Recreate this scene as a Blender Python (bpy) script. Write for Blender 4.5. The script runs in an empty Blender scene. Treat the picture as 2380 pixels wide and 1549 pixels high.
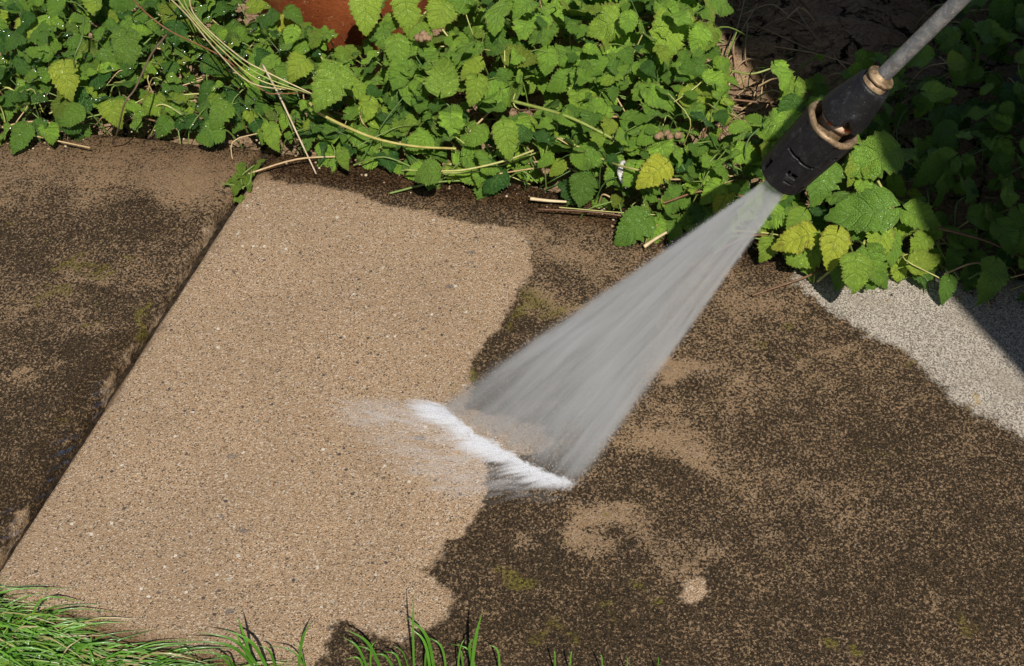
import bpy, bmesh, math, random
import numpy as np
from mathutils import Vector, Matrix, noise as mnoise
random.seed(7); rng = np.random.default_rng(7)
sc = bpy.context.scene
R = math.radians

# ---------------------------------------------------------------- camera
CAM = np.array([0.0, -1.08, 1.08])
cam = bpy.data.cameras.new("camera"); co = bpy.data.objects.new("camera", cam)
sc.collection.objects.link(co); sc.camera = co
co.location = CAM; co.rotation_euler = (R(45), 0, 0)
cam.lens = 50; cam.sensor_width = 36; cam.clip_start = 0.01; cam.clip_end = 200

# ---------------------------------------------------------------- light
SH = np.array([-0.17, 0.78])                 # ground shadow of a post one metre high
w = bpy.data.worlds.new("World"); sc.world = w; w.use_nodes = True
nt = w.node_tree
sky = nt.nodes.new("ShaderNodeTexSky"); sky.sky_type = 'NISHITA'; sky.sun_disc = False
sky.sun_elevation = math.atan(1 / np.linalg.norm(SH)); sky.sun_rotation = R(167.7)
nt.links.new(sky.outputs[0], nt.nodes["Background"].inputs[0])
nt.nodes["Background"].inputs[1].default_value = 0.05
sun = bpy.data.lights.new("sun", 'SUN'); so = bpy.data.objects.new("sun", sun)
sc.collection.objects.link(so)
sun.energy = 5.0; sun.angle = R(0.5); sun.color = (1, 0.95, 0.87)
so.rotation_euler = Vector((SH[0], SH[1], -1)).to_track_quat('-Z', 'Y').to_euler()
sc.view_settings.view_transform = 'Standard'; sc.view_settings.look = 'None'
sc.view_settings.exposure = 0.0; sc.view_settings.gamma = 1
sc.render.engine = 'CYCLES'
sc.cycles.use_denoising = True
sc.cycles.max_bounces = 8; sc.cycles.transparent_max_bounces = 256; sc.cycles.volume_bounces = 2
sc.cycles.volume_step_rate = 0.5; sc.cycles.volume_max_steps = 256
sc.cycles.sample_clamp_indirect = 4; sc.cycles.caustics_reflective = False; sc.cycles.caustics_refractive = False

# ---------------------------------------------------------------- helpers
S2 = math.sqrt(0.5)
def px(x, y, z=0.0):
    """point at height z seen at (x, y) of the 2380 x 1549 photograph"""
    d = np.array([0, S2, -S2]) + np.array([1, 0, 0]) * (x - 1190) / 2380 * .72 - np.array([0, S2, S2]) * (y - 774.5) / 2380 * .72
    return CAM + d * (z - CAM[2]) / d[2]
def proj(p):
    q = np.asarray(p) - CAM; dz = q @ np.array([0, S2, -S2])
    return 1190 + q[0] / dz / .72 * 2380, 774.5 - (q @ np.array([0, S2, S2])) / dz / .72 * 2380
def pxs(pts, z=0.0): return np.array([px(a, b, z) for a, b in pts])

def link(o, parent=None):
    sc.collection.objects.link(o)
    if parent is not None: o.parent = parent
    return o
def tag(o, label=None, cat=None, group=None, kind=None):
    if label: o["label"] = label
    if cat: o["category"] = cat
    if group: o["group"] = group
    if kind: o["kind"] = kind
    return o
def empty(name, loc=(0, 0, 0)):
    o = bpy.data.objects.new(name, None); o.location = loc; o.empty_display_size = .02
    return link(o)
def mesh_obj(name, V, F, mat, parent=None, smooth=True, attrs=None, uv=None, colors=None, world=True):
    """V (n,3) world coordinates; F faces; parents are unrotated empties"""
    V = np.asarray(V, float)
    off = np.zeros(3)
    if parent is not None and world:
        off = np.array(parent.matrix_world.translation) if parent.parent is None else np.array(parent.parent.location)
        if parent.parent is None: off = np.array(parent.location)
    me = bpy.data.meshes.new(name)
    me.from_pydata((V - off).tolist(), [], F if isinstance(F, list) else F.tolist())
    if smooth: me.polygons.foreach_set("use_smooth", np.ones(len(me.polygons), bool))
    if attrs:
        for k, a in attrs.items():
            at = me.attributes.new(k, 'FLOAT', 'POINT'); at.data.foreach_set("value", np.asarray(a, np.float32))
    if colors is not None:
        ca = me.attributes.new("tint", 'FLOAT_COLOR', 'POINT')
        c4 = np.ones((len(V), 4), np.float32); c4[:, :3] = colors
        ca.data.foreach_set("color", c4.ravel())
    if uv is not None:
        uvl = me.uv_layers.new(name="UVMap")
        li = np.zeros(len(me.loops), np.int32); me.loops.foreach_get("vertex_index", li)
        uvl.data.foreach_set("uv", np.asarray(uv, np.float32)[li].ravel())
    me.materials.append(mat); me.update()
    return link(bpy.data.objects.new(name, me), parent)

class N:
    """tiny node-tree writer"""
    def __init__(s, name, volume=False):
        s.m = bpy.data.materials.new(name); s.m.use_nodes = True; s.t = s.m.node_tree; s.t.nodes.clear()
        s.out = s.t.nodes.new("ShaderNodeOutputMaterial")
    def n(s, typ, ins=None, **kw):
        nd = s.t.nodes.new("ShaderNode" + typ)
        for k, v in kw.items(): setattr(nd, k, v)
        for k, v in (ins or {}).items(): s.set(nd.inputs[k], v)
        return nd
    def set(s, sock, v):
        if hasattr(v, "is_output"): s.t.links.new(v, sock)
        elif hasattr(v, "outputs"): s.t.links.new(v.outputs[0], sock)
        else:
            if isinstance(v, (tuple, list)) and len(v) == 3 and sock.type == 'RGBA': v = (*v, 1)
            sock.default_value = v
    def math(s, op, a, b=0.0, c=None, clamp=False):
        nd = s.n("Math", {0: a, 1: b}, operation=op, use_clamp=clamp)
        if c is not None: s.set(nd.inputs[2], c)
        return nd.outputs[0]
    def noise(s, scale, detail=2, rough=.5, vec=None, dist=0.0):
        nd = s.n("TexNoise", {"Scale": scale, "Detail": detail, "Roughness": rough, "Distortion": dist})
        if vec is not None: s.set(nd.inputs["Vector"], vec)
        return nd.outputs[0]
    def vor(s, scale, vec=None, feature='F1', out=0, rnd=1.0):
        nd = s.n("TexVoronoi", {"Scale": scale, "Randomness": rnd}, feature=feature)
        if vec is not None: s.set(nd.inputs["Vector"], vec)
        return nd.outputs[out]
    def ramp(s, fac, a, b, lo=0.0, hi=1.0, smooth=True):
        nd = s.n("MapRange", {"Value": fac, "From Min": a, "From Max": b, "To Min": lo, "To Max": hi})
        if smooth: nd.interpolation_type = 'SMOOTHSTEP'
        return nd.outputs[0]
    def mix(s, f, a, b, mode='MIX'):
        nd = s.n("Mix", data_type='RGBA', blend_type=mode)
        s.set(nd.inputs[0], f); s.set(nd.inputs[6], a); s.set(nd.inputs[7], b)
        return nd.outputs[2]
    def attr(s, name, out="Fac"): return s.n("Attribute", attribute_name=name).outputs[out]
    def obj(s): return s.n("TexCoord").outputs["Object"]
    def bump(s, h, dist, strength=1.0, normal=None):
        nd = s.n("Bump", {"Height": h, "Distance": dist, "Strength": strength})
        if normal is not None: s.set(nd.inputs["Normal"], normal)
        return nd.outputs[0]
    def bsdf(s, **kw):
        nd = s.n("BsdfPrincipled")
        for k, v in kw.items(): s.set(nd.inputs[k.replace("_", " ")], v)
        return nd.outputs[0]
    def done(s, surf=None, vol=None):
        if surf is not None: s.t.links.new(surf, s.out.inputs[0])
        if vol is not None: s.t.links.new(vol, s.out.inputs[1])
        return s.m

def sdf(P, poly):
    """signed distance (positive inside) of 2D points to a closed polygon"""
    d = np.full(len(P), 1e9); inside = np.zeros(len(P), bool)
    n = len(poly)
    for i in range(n):
        a = poly[i]; b = poly[(i + 1) % n]; ab = b - a
        t = np.clip(((P - a) @ ab) / (ab @ ab + 1e-12), 0, 1)
        d = np.minimum(d, np.linalg.norm(P - a - t[:, None] * ab, axis=1))
        c = (a[1] > P[:, 1]) != (b[1] > P[:, 1])
        xi = (b[0] - a[0]) * (P[:, 1] - a[1]) / (b[1] - a[1] + 1e-12) + a[0]
        inside ^= c & (P[:, 0] < xi)
    return np.where(inside, d, -d)

def tube(pts, rad, seg=6, cap=True):
    """mesh arrays of a tube along pts with radii rad"""
    pts = np.asarray(pts, float); n = len(pts); rad = np.broadcast_to(rad, n)
    tg = np.gradient(pts, axis=0); tg /= np.linalg.norm(tg, axis=1)[:, None] + 1e-12
    ref = np.array([0.31, 0.17, 0.93]); V = []; 
    for i in range(n):
        a = np.cross(tg[i], ref); a /= np.linalg.norm(a) + 1e-9; b = np.cross(tg[i], a)
        th = np.arange(seg) / seg * 2 * math.pi
        V.append(pts[i] + rad[i] * (np.cos(th)[:, None] * a + np.sin(th)[:, None] * b))
    V = np.concatenate(V); F = []
    for i in range(n - 1):
        for j in range(seg):
            k = (j + 1) % seg
            F.append((i * seg + j, i * seg + k, (i + 1) * seg + k, (i + 1) * seg + j))
    if cap:
        F.append(tuple(range(seg))[::-1]); F.append(tuple((n - 1) * seg + j for j in range(seg)))
    return V, F
class Acc:
    def __init__(s): s.V = []; s.F = []; s.C = []; s.n = 0
    def add(s, V, F, col=None):
        s.V.append(V); s.F += [tuple(i + s.n for i in f) for f in F]; s.n += len(V)
        if col is not None: s.C.append(np.tile(col, (len(V), 1)))
    def build(s, name, mat, parent=None, **kw):
        return mesh_obj(name, np.concatenate(s.V), s.F, mat, parent, colors=np.concatenate(s.C) if s.C else None, **kw)
def bez(pts, n=12):
    """Catmull-Rom through pts"""
    P = np.asarray(pts, float); P = np.vstack([2 * P[0] - P[1], P, 2 * P[-1] - P[-2]]); out = []
    m = len(P) - 3
    for i in range(m):
        for t in np.linspace(0, 1, n, endpoint=(i == m - 1)):
            a, b, c, d = P[i:i + 4]
            out.append(.5 * (2 * b + (c - a) * t + (2 * a - 5 * b + 4 * c - d) * t * t + (3 * b - a - 3 * c + d) * t ** 3))
    return np.array(out)

# ---------------------------------------------------------------- materials of the setting
def concrete_material():
    s = N("wet weathered concrete"); o = s.obj()
    clean = s.attr("clean"); cov = s.attr("cover"); dry = s.attr("dry"); moss = s.attr("moss"); damp = s.attr("damp")
    wob = s.math('SUBTRACT', s.noise(55, 4, .65, o), .5)
    wob2 = s.math('SUBTRACT', s.noise(260, 2, .6, o), .5)
    edge = s.math('ADD', s.math('MULTIPLY', wob, .030), s.math('MULTIPLY', wob2, .013))
    cl = s.ramp(s.math('ADD', clean, edge), -.003, .005)
    dr = s.ramp(s.math('ADD', dry, s.math('ADD', s.math('MULTIPLY', edge, 1.3), s.math('MULTIPLY', s.math('SUBTRACT', s.noise(12, 3, .6, o), .5), .06))), -.006, .009)
    # sand grains of the cast face
    cell = s.n("TexVoronoi", {"Scale": 760.0, "Vector": o}); cr = s.n("SeparateColor", {0: cell.outputs["Color"]})
    cell2 = s.n("TexVoronoi", {"Scale": 240.0, "Vector": o}); cr2 = s.n("SeparateColor", {0: cell2.outputs["Color"]})
    fine = s.noise(900, 2, .7, o); mid = s.noise(140, 3, .6, o); big = s.noise(9, 3, .55, o)
    base = s.mix(s.ramp(fine, .36, .64), (.135, .078, .036), (.57, .38, .222))
    base = s.mix(s.ramp(mid, .3, .7, 0, .45), base, (.42, .315, .215))
    base = s.mix(s.ramp(big, .35, .68, 0, .42), base, (.28, .19, .115))
    grain = s.ramp(cr.outputs[0], .84, .90)
    base = s.mix(s.math('MULTIPLY', grain, .48), base, s.mix(cr.outputs[1], (.62, .48, .32), (.78, .74, .66)))
    darkg = s.ramp(cr.outputs[2], .915, .935)
    base = s.mix(s.math('MULTIPLY', darkg, .85), base, (.055, .045, .035))
    peb = s.math('MULTIPLY', s.ramp(cr2.outputs[0], .978, .985), s.ramp(cell2.outputs[0], .55, .35))
    base = s.mix(peb, base, s.mix(s.ramp(cr2.outputs[1], .6, .7), (.07, .06, .055), (.64, .57, .47)))
    cell3 = s.n("TexVoronoi", {"Scale": 62.0, "Vector": s.n("Mapping", {0: o, 3: (.7, 1.2, 1)}).outputs[0]}); cr3 = s.n("SeparateColor", {0: cell3.outputs["Color"]})
    flint = s.math('MULTIPLY', s.ramp(cr3.outputs[0], .975, .98), s.ramp(s.math('ADD', cell3.outputs[0], s.math('MULTIPLY', wob2, .5)), .30, .22))
    base = s.mix(s.math('MULTIPLY', flint, .6), base, (.10, .098, .10))
    # black lichen crust: coverage against a clumpy speckle
    c1 = s.noise(330, 4, .7, o); c2 = s.noise(80, 3, .6, o); c3 = s.noise(17, 3, .6, o)
    sp = s.math('ADD', s.math('ADD', s.math('MULTIPLY', s.ramp(c1, .28, .72, smooth=False), .52), s.math('ADD', s.math('MULTIPLY', cr.outputs[1], .20), s.math('MULTIPLY', s.ramp(c2, .25, .75, smooth=False), .16))), s.math('MULTIPLY', s.ramp(c3, .25, .75, smooth=False), .12))
    lev = s.math('SUBTRACT', s.math('MINIMUM', cov, .625), sp)
    crust = s.ramp(lev, -.09, .10)
    keep = s.math('SUBTRACT', 1.0, cl)
    stain = s.mix(s.ramp(c3, .35, .65), (.128, .078, .037), (.208, .128, .060))
    dirty = s.mix(s.math('ADD', .42, s.math('MULTIPLY', cov, .50)), base, s.mix(s.ramp(fine, .3, .7), stain, (.27, .174, .090)))
    crustc = s.mix(s.ramp(cr.outputs[1], .2, .9), (.009, .0075, .006), (.056, .038, .021))
    dirty = s.mix(s.math('MULTIPLY', crust, .93), dirty, crustc)
    mossm = s.math('MULTIPLY', s.ramp(moss, .05, .8), s.ramp(c1, .42, .56))
    dirty = s.mix(mossm, dirty, s.mix(s.ramp(fine, .35, .65), (.10, .075, .014), (.19, .16, .035)))
    col = s.mix(cl, dirty, base)
    mossc = s.math('MULTIPLY', s.ramp(moss, .4, 1.0), s.ramp(c1, .52, .6))
    col = s.mix(s.math('MULTIPLY', mossc, .5), col, (.14, .14, .03))
    # dry pale lichen-grey concrete
    dg = s.mix(s.ramp(s.math('ADD', s.math('MULTIPLY', s.noise(560, 4, .75, o), .7), s.math('MULTIPLY', cr.outputs[1], .3)), .32, .66), (.13, .105, .083), (.60, .535, .445))
    dg = s.mix(s.ramp(c3, .5, .7, 0, .5), dg, (.30, .25, .19))
    dg = s.mix(s.math('MULTIPLY', s.ramp(c2, .55, .7), .45), dg, (.24, .22, .20))
    dg = s.mix(mossm, dg, (.42, .30, .12))
    col = s.mix(dr, col, dg)
    col = s.mix(s.math('MULTIPLY', s.ramp(damp, .05, .8), .95), col, s.mix(1.0, col, (.36, .27, .17), 'MULTIPLY'))
    hgt = s.math('ADD', s.math('MULTIPLY', fine, .5), s.math('ADD', s.math('MULTIPLY', cell.outputs[0], .35), s.math('MULTIPLY', c1, .7)))
    ck = s.math('MULTIPLY', crust, s.math('MULTIPLY', keep, s.math('SUBTRACT', 1.0, dr)))
    nrm = s.bump(hgt, .0020, .9)
    nrm = s.bump(mid, .002, .35, nrm)
    rough = s.math('ADD', s.math('ADD', .44, s.math('MULTIPLY', dr, .4)), s.math('ADD', s.math('MULTIPLY', s.noise(30, 2, .5, o), .2), s.math('MULTIPLY', ck, .3)))
    return s.done(s.bsdf(Base_Color=col, Roughness=rough, Normal=nrm, Specular_IOR_Level=s.math('SUBTRACT', s.ramp(dr, 0, 1, .42, .2), s.math('MULTIPLY', ck, .32))))
M_CONC = concrete_material()

def soil_material():
    s = N("crumbly garden soil"); o = s.obj()
    a = s.noise(26, 6, .65, o); b = s.noise(220, 4, .7, o); wv = s.n('VectorMath', {0: o, 1: s.n('VectorMath', {0: s.n('TexNoise', {'Scale': 22.0, 'Detail': 4.0, 'Vector': o}).outputs['Color'], 1: (.07, .07, .07)}, operation='MULTIPLY')}, operation='ADD').outputs[0]; c = s.vor(17, wv, 'DISTANCE_TO_EDGE')
    crack = s.math('MAXIMUM', s.ramp(s.math('ADD', c, s.math('MULTIPLY', s.math('SUBTRACT', b, .5), .16)), .0, .05), s.ramp(a, .42, .55, 0, .8))
    col = s.mix(s.ramp(a, .3, .7), (.10, .060, .033), (.36, .235, .135))
    col = s.mix(s.ramp(b, .35, .7), col, (.42, .29, .18))
    col = s.mix(crack, (.035, .02, .011), col)
    n1 = s.bump(s.math('ADD', s.math('MULTIPLY', crack, .35), a), .018, .9); n1 = s.bump(b, .004, .9, n1)
    return s.done(s.bsdf(Base_Color=col, Roughness=.93, Normal=n1, Specular_IOR_Level=.15))
M_SOIL = soil_material()

# ---------------------------------------------------------------- ground
xs = np.concatenate([[-60, -20, -6, -2.4], np.arange(-1.5, 1.9, .012), [2.6, 6, 20, 60]])
ys = np.concatenate([[-60, -20, -6, -2], np.arange(-.75, 1.7, .012), [2.4, 5, 20, 60]])
gx, gy = np.meshgrid(xs, ys); V = np.stack([gx.ravel(), gy.ravel(), np.zeros(gx.size)], 1)
BACK = np.vstack([pxs([(-900, 250), (0, 288), (600, 346), (640, 352), (1200, 425), (1700, 536), (2150, 610), (2600, 690)])[:, :2]])
def back_y(x): return np.interp(x, BACK[:, 0], BACK[:, 1])
zz = np.array([mnoise.fractal(Vector((v[0] * 7, v[1] * 7, 2.2)), .9, 2.0, 5) for v in V])
dback = V[:, 1] - back_y(V[:, 0])
V[:, 2] = -.030 + .008 * zz + np.where(dback > 0, np.clip(dback, 0, .3) * .10, 0)
V[:, 2] = np.where(np.abs(V[:, 0]) < 3, V[:, 2], -.03)
clod = np.clip(1 - np.hypot((V[:, 0] - .39) / .17, (V[:, 1] - .60) / .16), 0, 1)
V[:, 2] += .05 * np.sqrt(clod) * (1 + .5 * zz)
nx, ny = len(xs), len(ys)
ii = (np.arange(ny - 1)[:, None] * nx + np.arange(nx - 1)).ravel()
F = np.stack([ii, ii + 1, ii + 1 + nx, ii + nx], 1)
tag(mesh_obj("ground", V, F, M_SOIL), "brown crumbly garden soil under the plants and paving", "ground", kind="structure")

# ---------------------------------------------------------------- paving
def pave(front, back, nu, nv, name, jitter_seed):
    """slab with worn rounded edges between a front and a back edge line given as world polylines over u 0..1"""
    us = np.concatenate([[-2, -1], np.linspace(0, 1, nu), [2, 3]]); vs = np.concatenate([[-2, -1], np.linspace(0, 1, nv), [2, 3]])
    def ev(poly, u):
        L = np.concatenate([[0], np.cumsum(np.linalg.norm(np.diff(poly, axis=0), axis=1))]); L /= L[-1]
        return np.stack([np.interp(u, L, poly[:, 0]), np.interp(u, L, poly[:, 1])], 1)
    u, v = np.meshgrid(us, vs); u = u.ravel(); v = v.ravel()
    uc = np.clip(u, 0, 1); vc = np.clip(v, 0, 1)
    P = ev(front, uc) * (1 - vc)[:, None] + ev(back, uc) * vc[:, None]
    ctr = P.mean(0)
    lay = np.maximum(np.where(u < 0, -u, np.where(u > 1, u - 1, 0)), np.where(v < 0, -v, np.where(v > 1, v - 1, 0)))
    dirx = np.where(u < 0, -1, np.where(u > 1, 1, 0)); diry = np.where(v < 0, -1, np.where(v > 1, 1, 0))
    j = np.array([mnoise.fractal(Vector((p[0] * 32, p[1] * 32, jitter_seed)), .9, 2, 4) for p in P])
    j2 = np.array([mnoise.fractal(Vector((p[0] * 5, p[1] * 5, jitter_seed + 3)), .9, 2, 3) for p in P])
    near = np.exp(-np.minimum.reduce([uc * 1.3, 1 - uc, vc * .7, (1 - vc) * .7]) / .006)
    z = .0008 * j2 - near * .0016 - near * np.clip(j, 0, 1) * .004
    z = np.where(lay == 1, z - .0045, np.where(lay >= 2, -.045, z))
    off = np.where(lay == 1, .0035, np.where(lay >= 2, .0045, 0)) + near * j * .0035
    V = np.stack([P[:, 0] + dirx * off, P[:, 1] + diry * off, z], 1)
    n = len(us); ii = (np.arange(len(vs) - 1)[:, None] * n + np.arange(n - 1)).ravel()
    return V, np.stack([ii, ii + 1, ii + 1 + n, ii + n], 1)
def blobs(P, lst, default):
    out = np.full(len(P), default, float)
    nz = np.array([[mnoise.fractal(Vector((p[0] * 16, p[1] * 16, k)), .8, 2.1, 5) for k in (0., 7.)] for p in P]); P = P + nz * .045
    for (x, y, rx, ry, a) in lst:       # px centre, px radii, amount added
        c = px(x, y)[:2]; sx = np.linalg.norm(px(x + rx, y)[:2] - c); sy = np.linalg.norm(px(x, y + ry)[:2] - c)
        out += a * np.exp(-(((P[:, 0] - c[0]) / sx) ** 2 + ((P[:, 1] - c[1]) / sy) ** 2))
    return out

# right-hand slab
front = pxs([(-14, 1350), (110, 1428), (250, 1490), (450, 1546), (800, 1605), (1200, 1630), (2400, 1700), (3600, 1760)])[:, :2]
back = pxs([(632, 352), (1200, 425), (1700, 536), (2150, 610), (2600, 690), (3300, 790)])[:, :2]
V, F = pave(front, back, 420, 220, "right", 1.3)
P = V[:, :2]
CLEAN = [(-200, 1700), (-200, 300), (560, 350), (640, 418), (700, 428), (760, 432), (840, 452), (900, 478), (980, 486), (1050, 505), (1100, 520),
         (1180, 528), (1225, 548), (1240, 590), (1238, 635), (1205, 680), (1178, 735), (1150, 775), (1100, 838), (1085, 870), (1098, 905),
         (1085, 950), (1240, 985), (1290, 1030), (1230, 1060), (1130, 1060), (1133, 1120), (1122, 1180), (1085, 1225), (1050, 1262), (1015, 1300), (985, 1322), (1015, 1345),
         (1050, 1375), (1052, 1415), (1025, 1445), (985, 1468), (940, 1490), (890, 1487), (840, 1465), (790, 1440), (768, 1480), (745, 1550), (730, 1700)]
clean = sdf(P, pxs(CLEAN)[:, :2])
for (x, y, r) in [(1612, 1372, 30), (1245, 1020, 40)]:
    c = px(x, y)[:2]; rr = r / 2500 * (1 + .35 * np.array([mnoise.noise(Vector((p[0] * 60, p[1] * 60, 3.))) for p in P]))
    clean = np.maximum(clean, rr - np.hypot((P[:, 0] - c[0]), (P[:, 1] - c[1]) / 1.15))
DRY = [(1830, 600), (1850, 668), (1890, 690), (1940, 740), (1985, 765), (2060, 805), (2130, 850), (2200, 900), (2265, 948), (2330, 985), (2380, 1022), (2700, 1250), (3600, 1500), (3600, 300), (2100, 300)]
dry = sdf(P, pxs(DRY)[:, :2])
cover = blobs(P, [(1160, 800, 90, 150, .30), (1230, 1330, 260, 190, .17), (1150, 1230, 60, 80, .25), (1450, 1490, 300, 120, .16), (1560, 1180, 110, 170, .14),
                  (1000, 1510, 300, 60, .25), (1480, 1210, 150, 50, -.22), (1380, 1190, 90, 50, -.22), (1590, 1060, 90, 60, -.20), (1530, 1010, 80, 50, -.14), (1560, 1280, 90, 40, -.22),
                  (1600, 850, 60, 25, -.25), (1740, 700, 120, 60, -.10), (1320, 580, 130, 60, -.14), (1280, 720, 80, 24, -.16), (2050, 1300, 300, 200, .04),
                  (2050, 1020, 260, 90, .05), (2150, 1420, 150, 90, .10), (2130, 1390, 60, 14, -.15), (1900, 760, 120, 60, .02), (1820, 830, 30, 12, -.2), (1690, 890, 60, 30, -.15),
                  (1920, 820, 30, 12, -.15), (1330, 1000, 50, 40, -.2), (1840, 1180, 120, 60, -.07), (2330, 1250, 90, 200, .08), (1050, 1500, 160, 60, .12)], .56)
moss = blobs(P, [(1245, 720, 70, 24, .9), (1165, 1352, 34, 26, 1.2), (1965, 1510, 18, 18, 1.4), (1405, 1188, 14, 9, 1), (1360, 1240, 14, 9, .6), (1310, 1510, 34, 14, .8),
                 (1815, 800, 18, 14, .8), (2120, 840, 18, 9, 1), (2250, 905, 20, 9, 1.2), (1830, 1290, 20, 12, .5), (2240, 1430, 26, 20, .7), (1520, 1350, 20, 14, .7),
                 (835, 535, 18, 7, .9), (1047, 593, 14, 7, 1.0), (1180, 770, 26, 18, .7), (1090, 890, 16, 16, 1), (2050, 1060, 30, 8, .4), (1430, 1440, 26, 9, .6), (2220, 940, 30, 14, .5)], 0)
dfront = sdf(P, np.vstack([front, back[::-1]]))
damp = np.clip(np.exp(-np.maximum(back_y(P[:, 0]) - P[:, 1] - .03, 0) / .03) * (P[:, 0] < .36), 0, 1) * .95
damp = np.maximum(damp, .8 * np.exp(-np.maximum(dfront - .006, 0) / .012) * (P[:, 1] < -.35))
tag(mesh_obj("pavement", V, F, M_CONC, attrs=dict(clean=clean, dry=dry, cover=cover, moss=moss, damp=damp)),
    "concrete slab half washed clean, half still black with grime, right of the joint", "slab", kind="structure")

# left-hand slab
front = pxs([(-1400, 1250), (-400, 1290), (-28, 1335)])[:, :2]; back = pxs([(-1000, 250), (0, 290), (300, 318), (606, 346)])[:, :2]
front[-1] = px(-56, 1350)[:2]; back[-1] = px(595, 346)[:2]
V, F = pave(front, back, 300, 200, "left", 5.1); P = V[:, :2]
strip = sdf(P, pxs([(550, 440), (520, 470), (470, 535), (430, 600), (385, 680), (340, 745), (300, 800), (268, 850), (232, 885), (222, 930), (196, 985), (188, 1030), (176, 1055),
                    (150, 1075), (80, 1175), (40, 1175), (10, 1235), (-20, 1290), (-60, 1330), (-60, 1400), (40, 1320), (200, 1060), (330, 860), (610, 420), (600, 400)])[:, :2])
c = px(105, 1075)[:2]; 
clean = strip - .004
cover = blobs(P, [(150, 1000, 260, 220, .28), (0, 1200, 200, 200, .20), (100, 880, 60, 40, -.18), (30, 850, 40, 20, -.16), (40, 960, 50, 14, -.2), (200, 380, 520, 60, -.10),
                  (60, 560, 160, 70, .08), (330, 520, 120, 60, .10), (250, 700, 200, 80, .05), (30, 1060, 40, 20, -.1), (180, 760, 70, 25, -.1), (430, 420, 130, 50, -.15), (70, 700, 60, 30, -.08), (190, 640, 60, 20, -.1)], .53)
moss = blobs(P, [(195, 600, 14, 9, .8), (153, 607, 22, 12, 1), (205, 630, 14, 9, 1), (120, 680, 18, 9, 1), (84, 545, 16, 8, .8), (352, 760, 20, 30, 1.1), (365, 560, 18, 8, .4), (290, 610, 14, 8, .8), (225, 738, 14, 10, .9), (380, 630, 14, 8, .9), (95, 990, 14, 10, .7)], 0)
damp = np.clip(np.exp(-np.maximum(back_y(P[:, 0]) - P[:, 1] - .02, 0) / .12), 0, 1) * .5
tag(mesh_obj("pavement", V, F, M_CONC, attrs=dict(clean=clean, dry=np.full(len(P), -.2), cover=cover, moss=moss, damp=damp)),
    "unwashed dark brown concrete slab left of the joint", "slab", kind="structure")

# joint filling and the water running along it
a0 = px(-60, 1400, -.012)[:2]; a1 = px(628, 350, -.012)[:2]
s = N("wet joint mortar"); o = s.obj()
jc = s.mix(s.ramp(s.noise(160, 4, .7, o), .35, .7), (.012, .009, .006), (.055, .038, .024))
M_JOINT = s.done(s.bsdf(Base_Color=jc, Roughness=.35, Normal=s.bump(s.noise(120, 3, .6, o), .004, .7)))
n = 160; V = []
dj = (a1 - a0) / np.linalg.norm(a1 - a0); nj = np.array([-dj[1], dj[0]])
for i in range(n):
    q = a0 + (a1 - a0) * i / (n - 1)
    for k, wv in enumerate((-.020, -.007, .0, .007, .020)):
        z = -.017 + .003 * mnoise.noise(Vector((q[0] * 30 + k, q[1] * 30, k))) + (.002 if k in (0, 4) else 0)
        V.append([*(q + nj * wv), z])
F = [(i * 5 + k, i * 5 + k + 1, (i + 1) * 5 + k + 1, (i + 1) * 5 + k) for i in range(n - 1) for k in range(4)]
tag(mesh_obj("joint_filling", V, F, M_JOINT), "dark wet mortar in the joint between the two slabs", "joint", kind="structure")
s = N("shallow running water"); o = s.obj()
mp = s.n("Mapping", {0: o, 2: (0, 0, R(15)), 3: (1, .55, 1)}).outputs[0]
nn = s.bump(s.noise(60, 3, .55, mp, .8), .0025, 1.0)
fr = s.n("Fresnel", {"IOR": 1.33, "Normal": nn}).outputs[0]
al = s.math('MULTIPLY', s.attr("film"), s.math('MULTIPLY', fr, .9), clamp=True)
gl = s.n("BsdfGlossy", {"Color": (1, 1, 1), "Roughness": .06, "Normal": nn}).outputs[0]
M_WATER = s.done(s.n("MixShader", {0: al, 1: s.n("BsdfTransparent", {0: (.93, .92, .90)}).outputs[0], 2: gl}).outputs[0])
V = []; film = []
b0 = px(-70, 1420)[:2]; b1 = px(360, 775)[:2]
for i in range(120):
    t = i / 119; q = b0 + (b1 - b0) * t
    for k in range(15):
        u = k / 14; off = (u * .046 - .004)
        V.append([*(q + nj * off), .0016 + .0004 * math.sin(i * .9 + k)])
        pq = proj((*(q + nj * off), 0)); film.append(sum(a_ * math.exp(-((pq[0] - x_) / 26) ** 2 - ((pq[1] - y_) / 50) ** 2) for x_, y_, a_ in ((158, 1075, 1.0), (112, 1150, .7), (30, 1240, .6), (235, 935, .5))) * min(1, 4 * u, 4 * (1 - u)) * min(1, 3 * (1 - t)) * max(0, min(1, .75 + 1.1 * mnoise.noise(Vector((q[0] * 16, q[1] * 16, k * .16))))))
F = [(i * 15 + k, i * 15 + k + 1, (i + 1) * 15 + k + 1, (i + 1) * 15 + k) for i in range(119) for k in range(14)]
tag(mesh_obj("water", V, F, M_WATER, attrs=dict(film=film)), "thin film of rippling water running along the joint at the left", "water", kind="structure")

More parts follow.
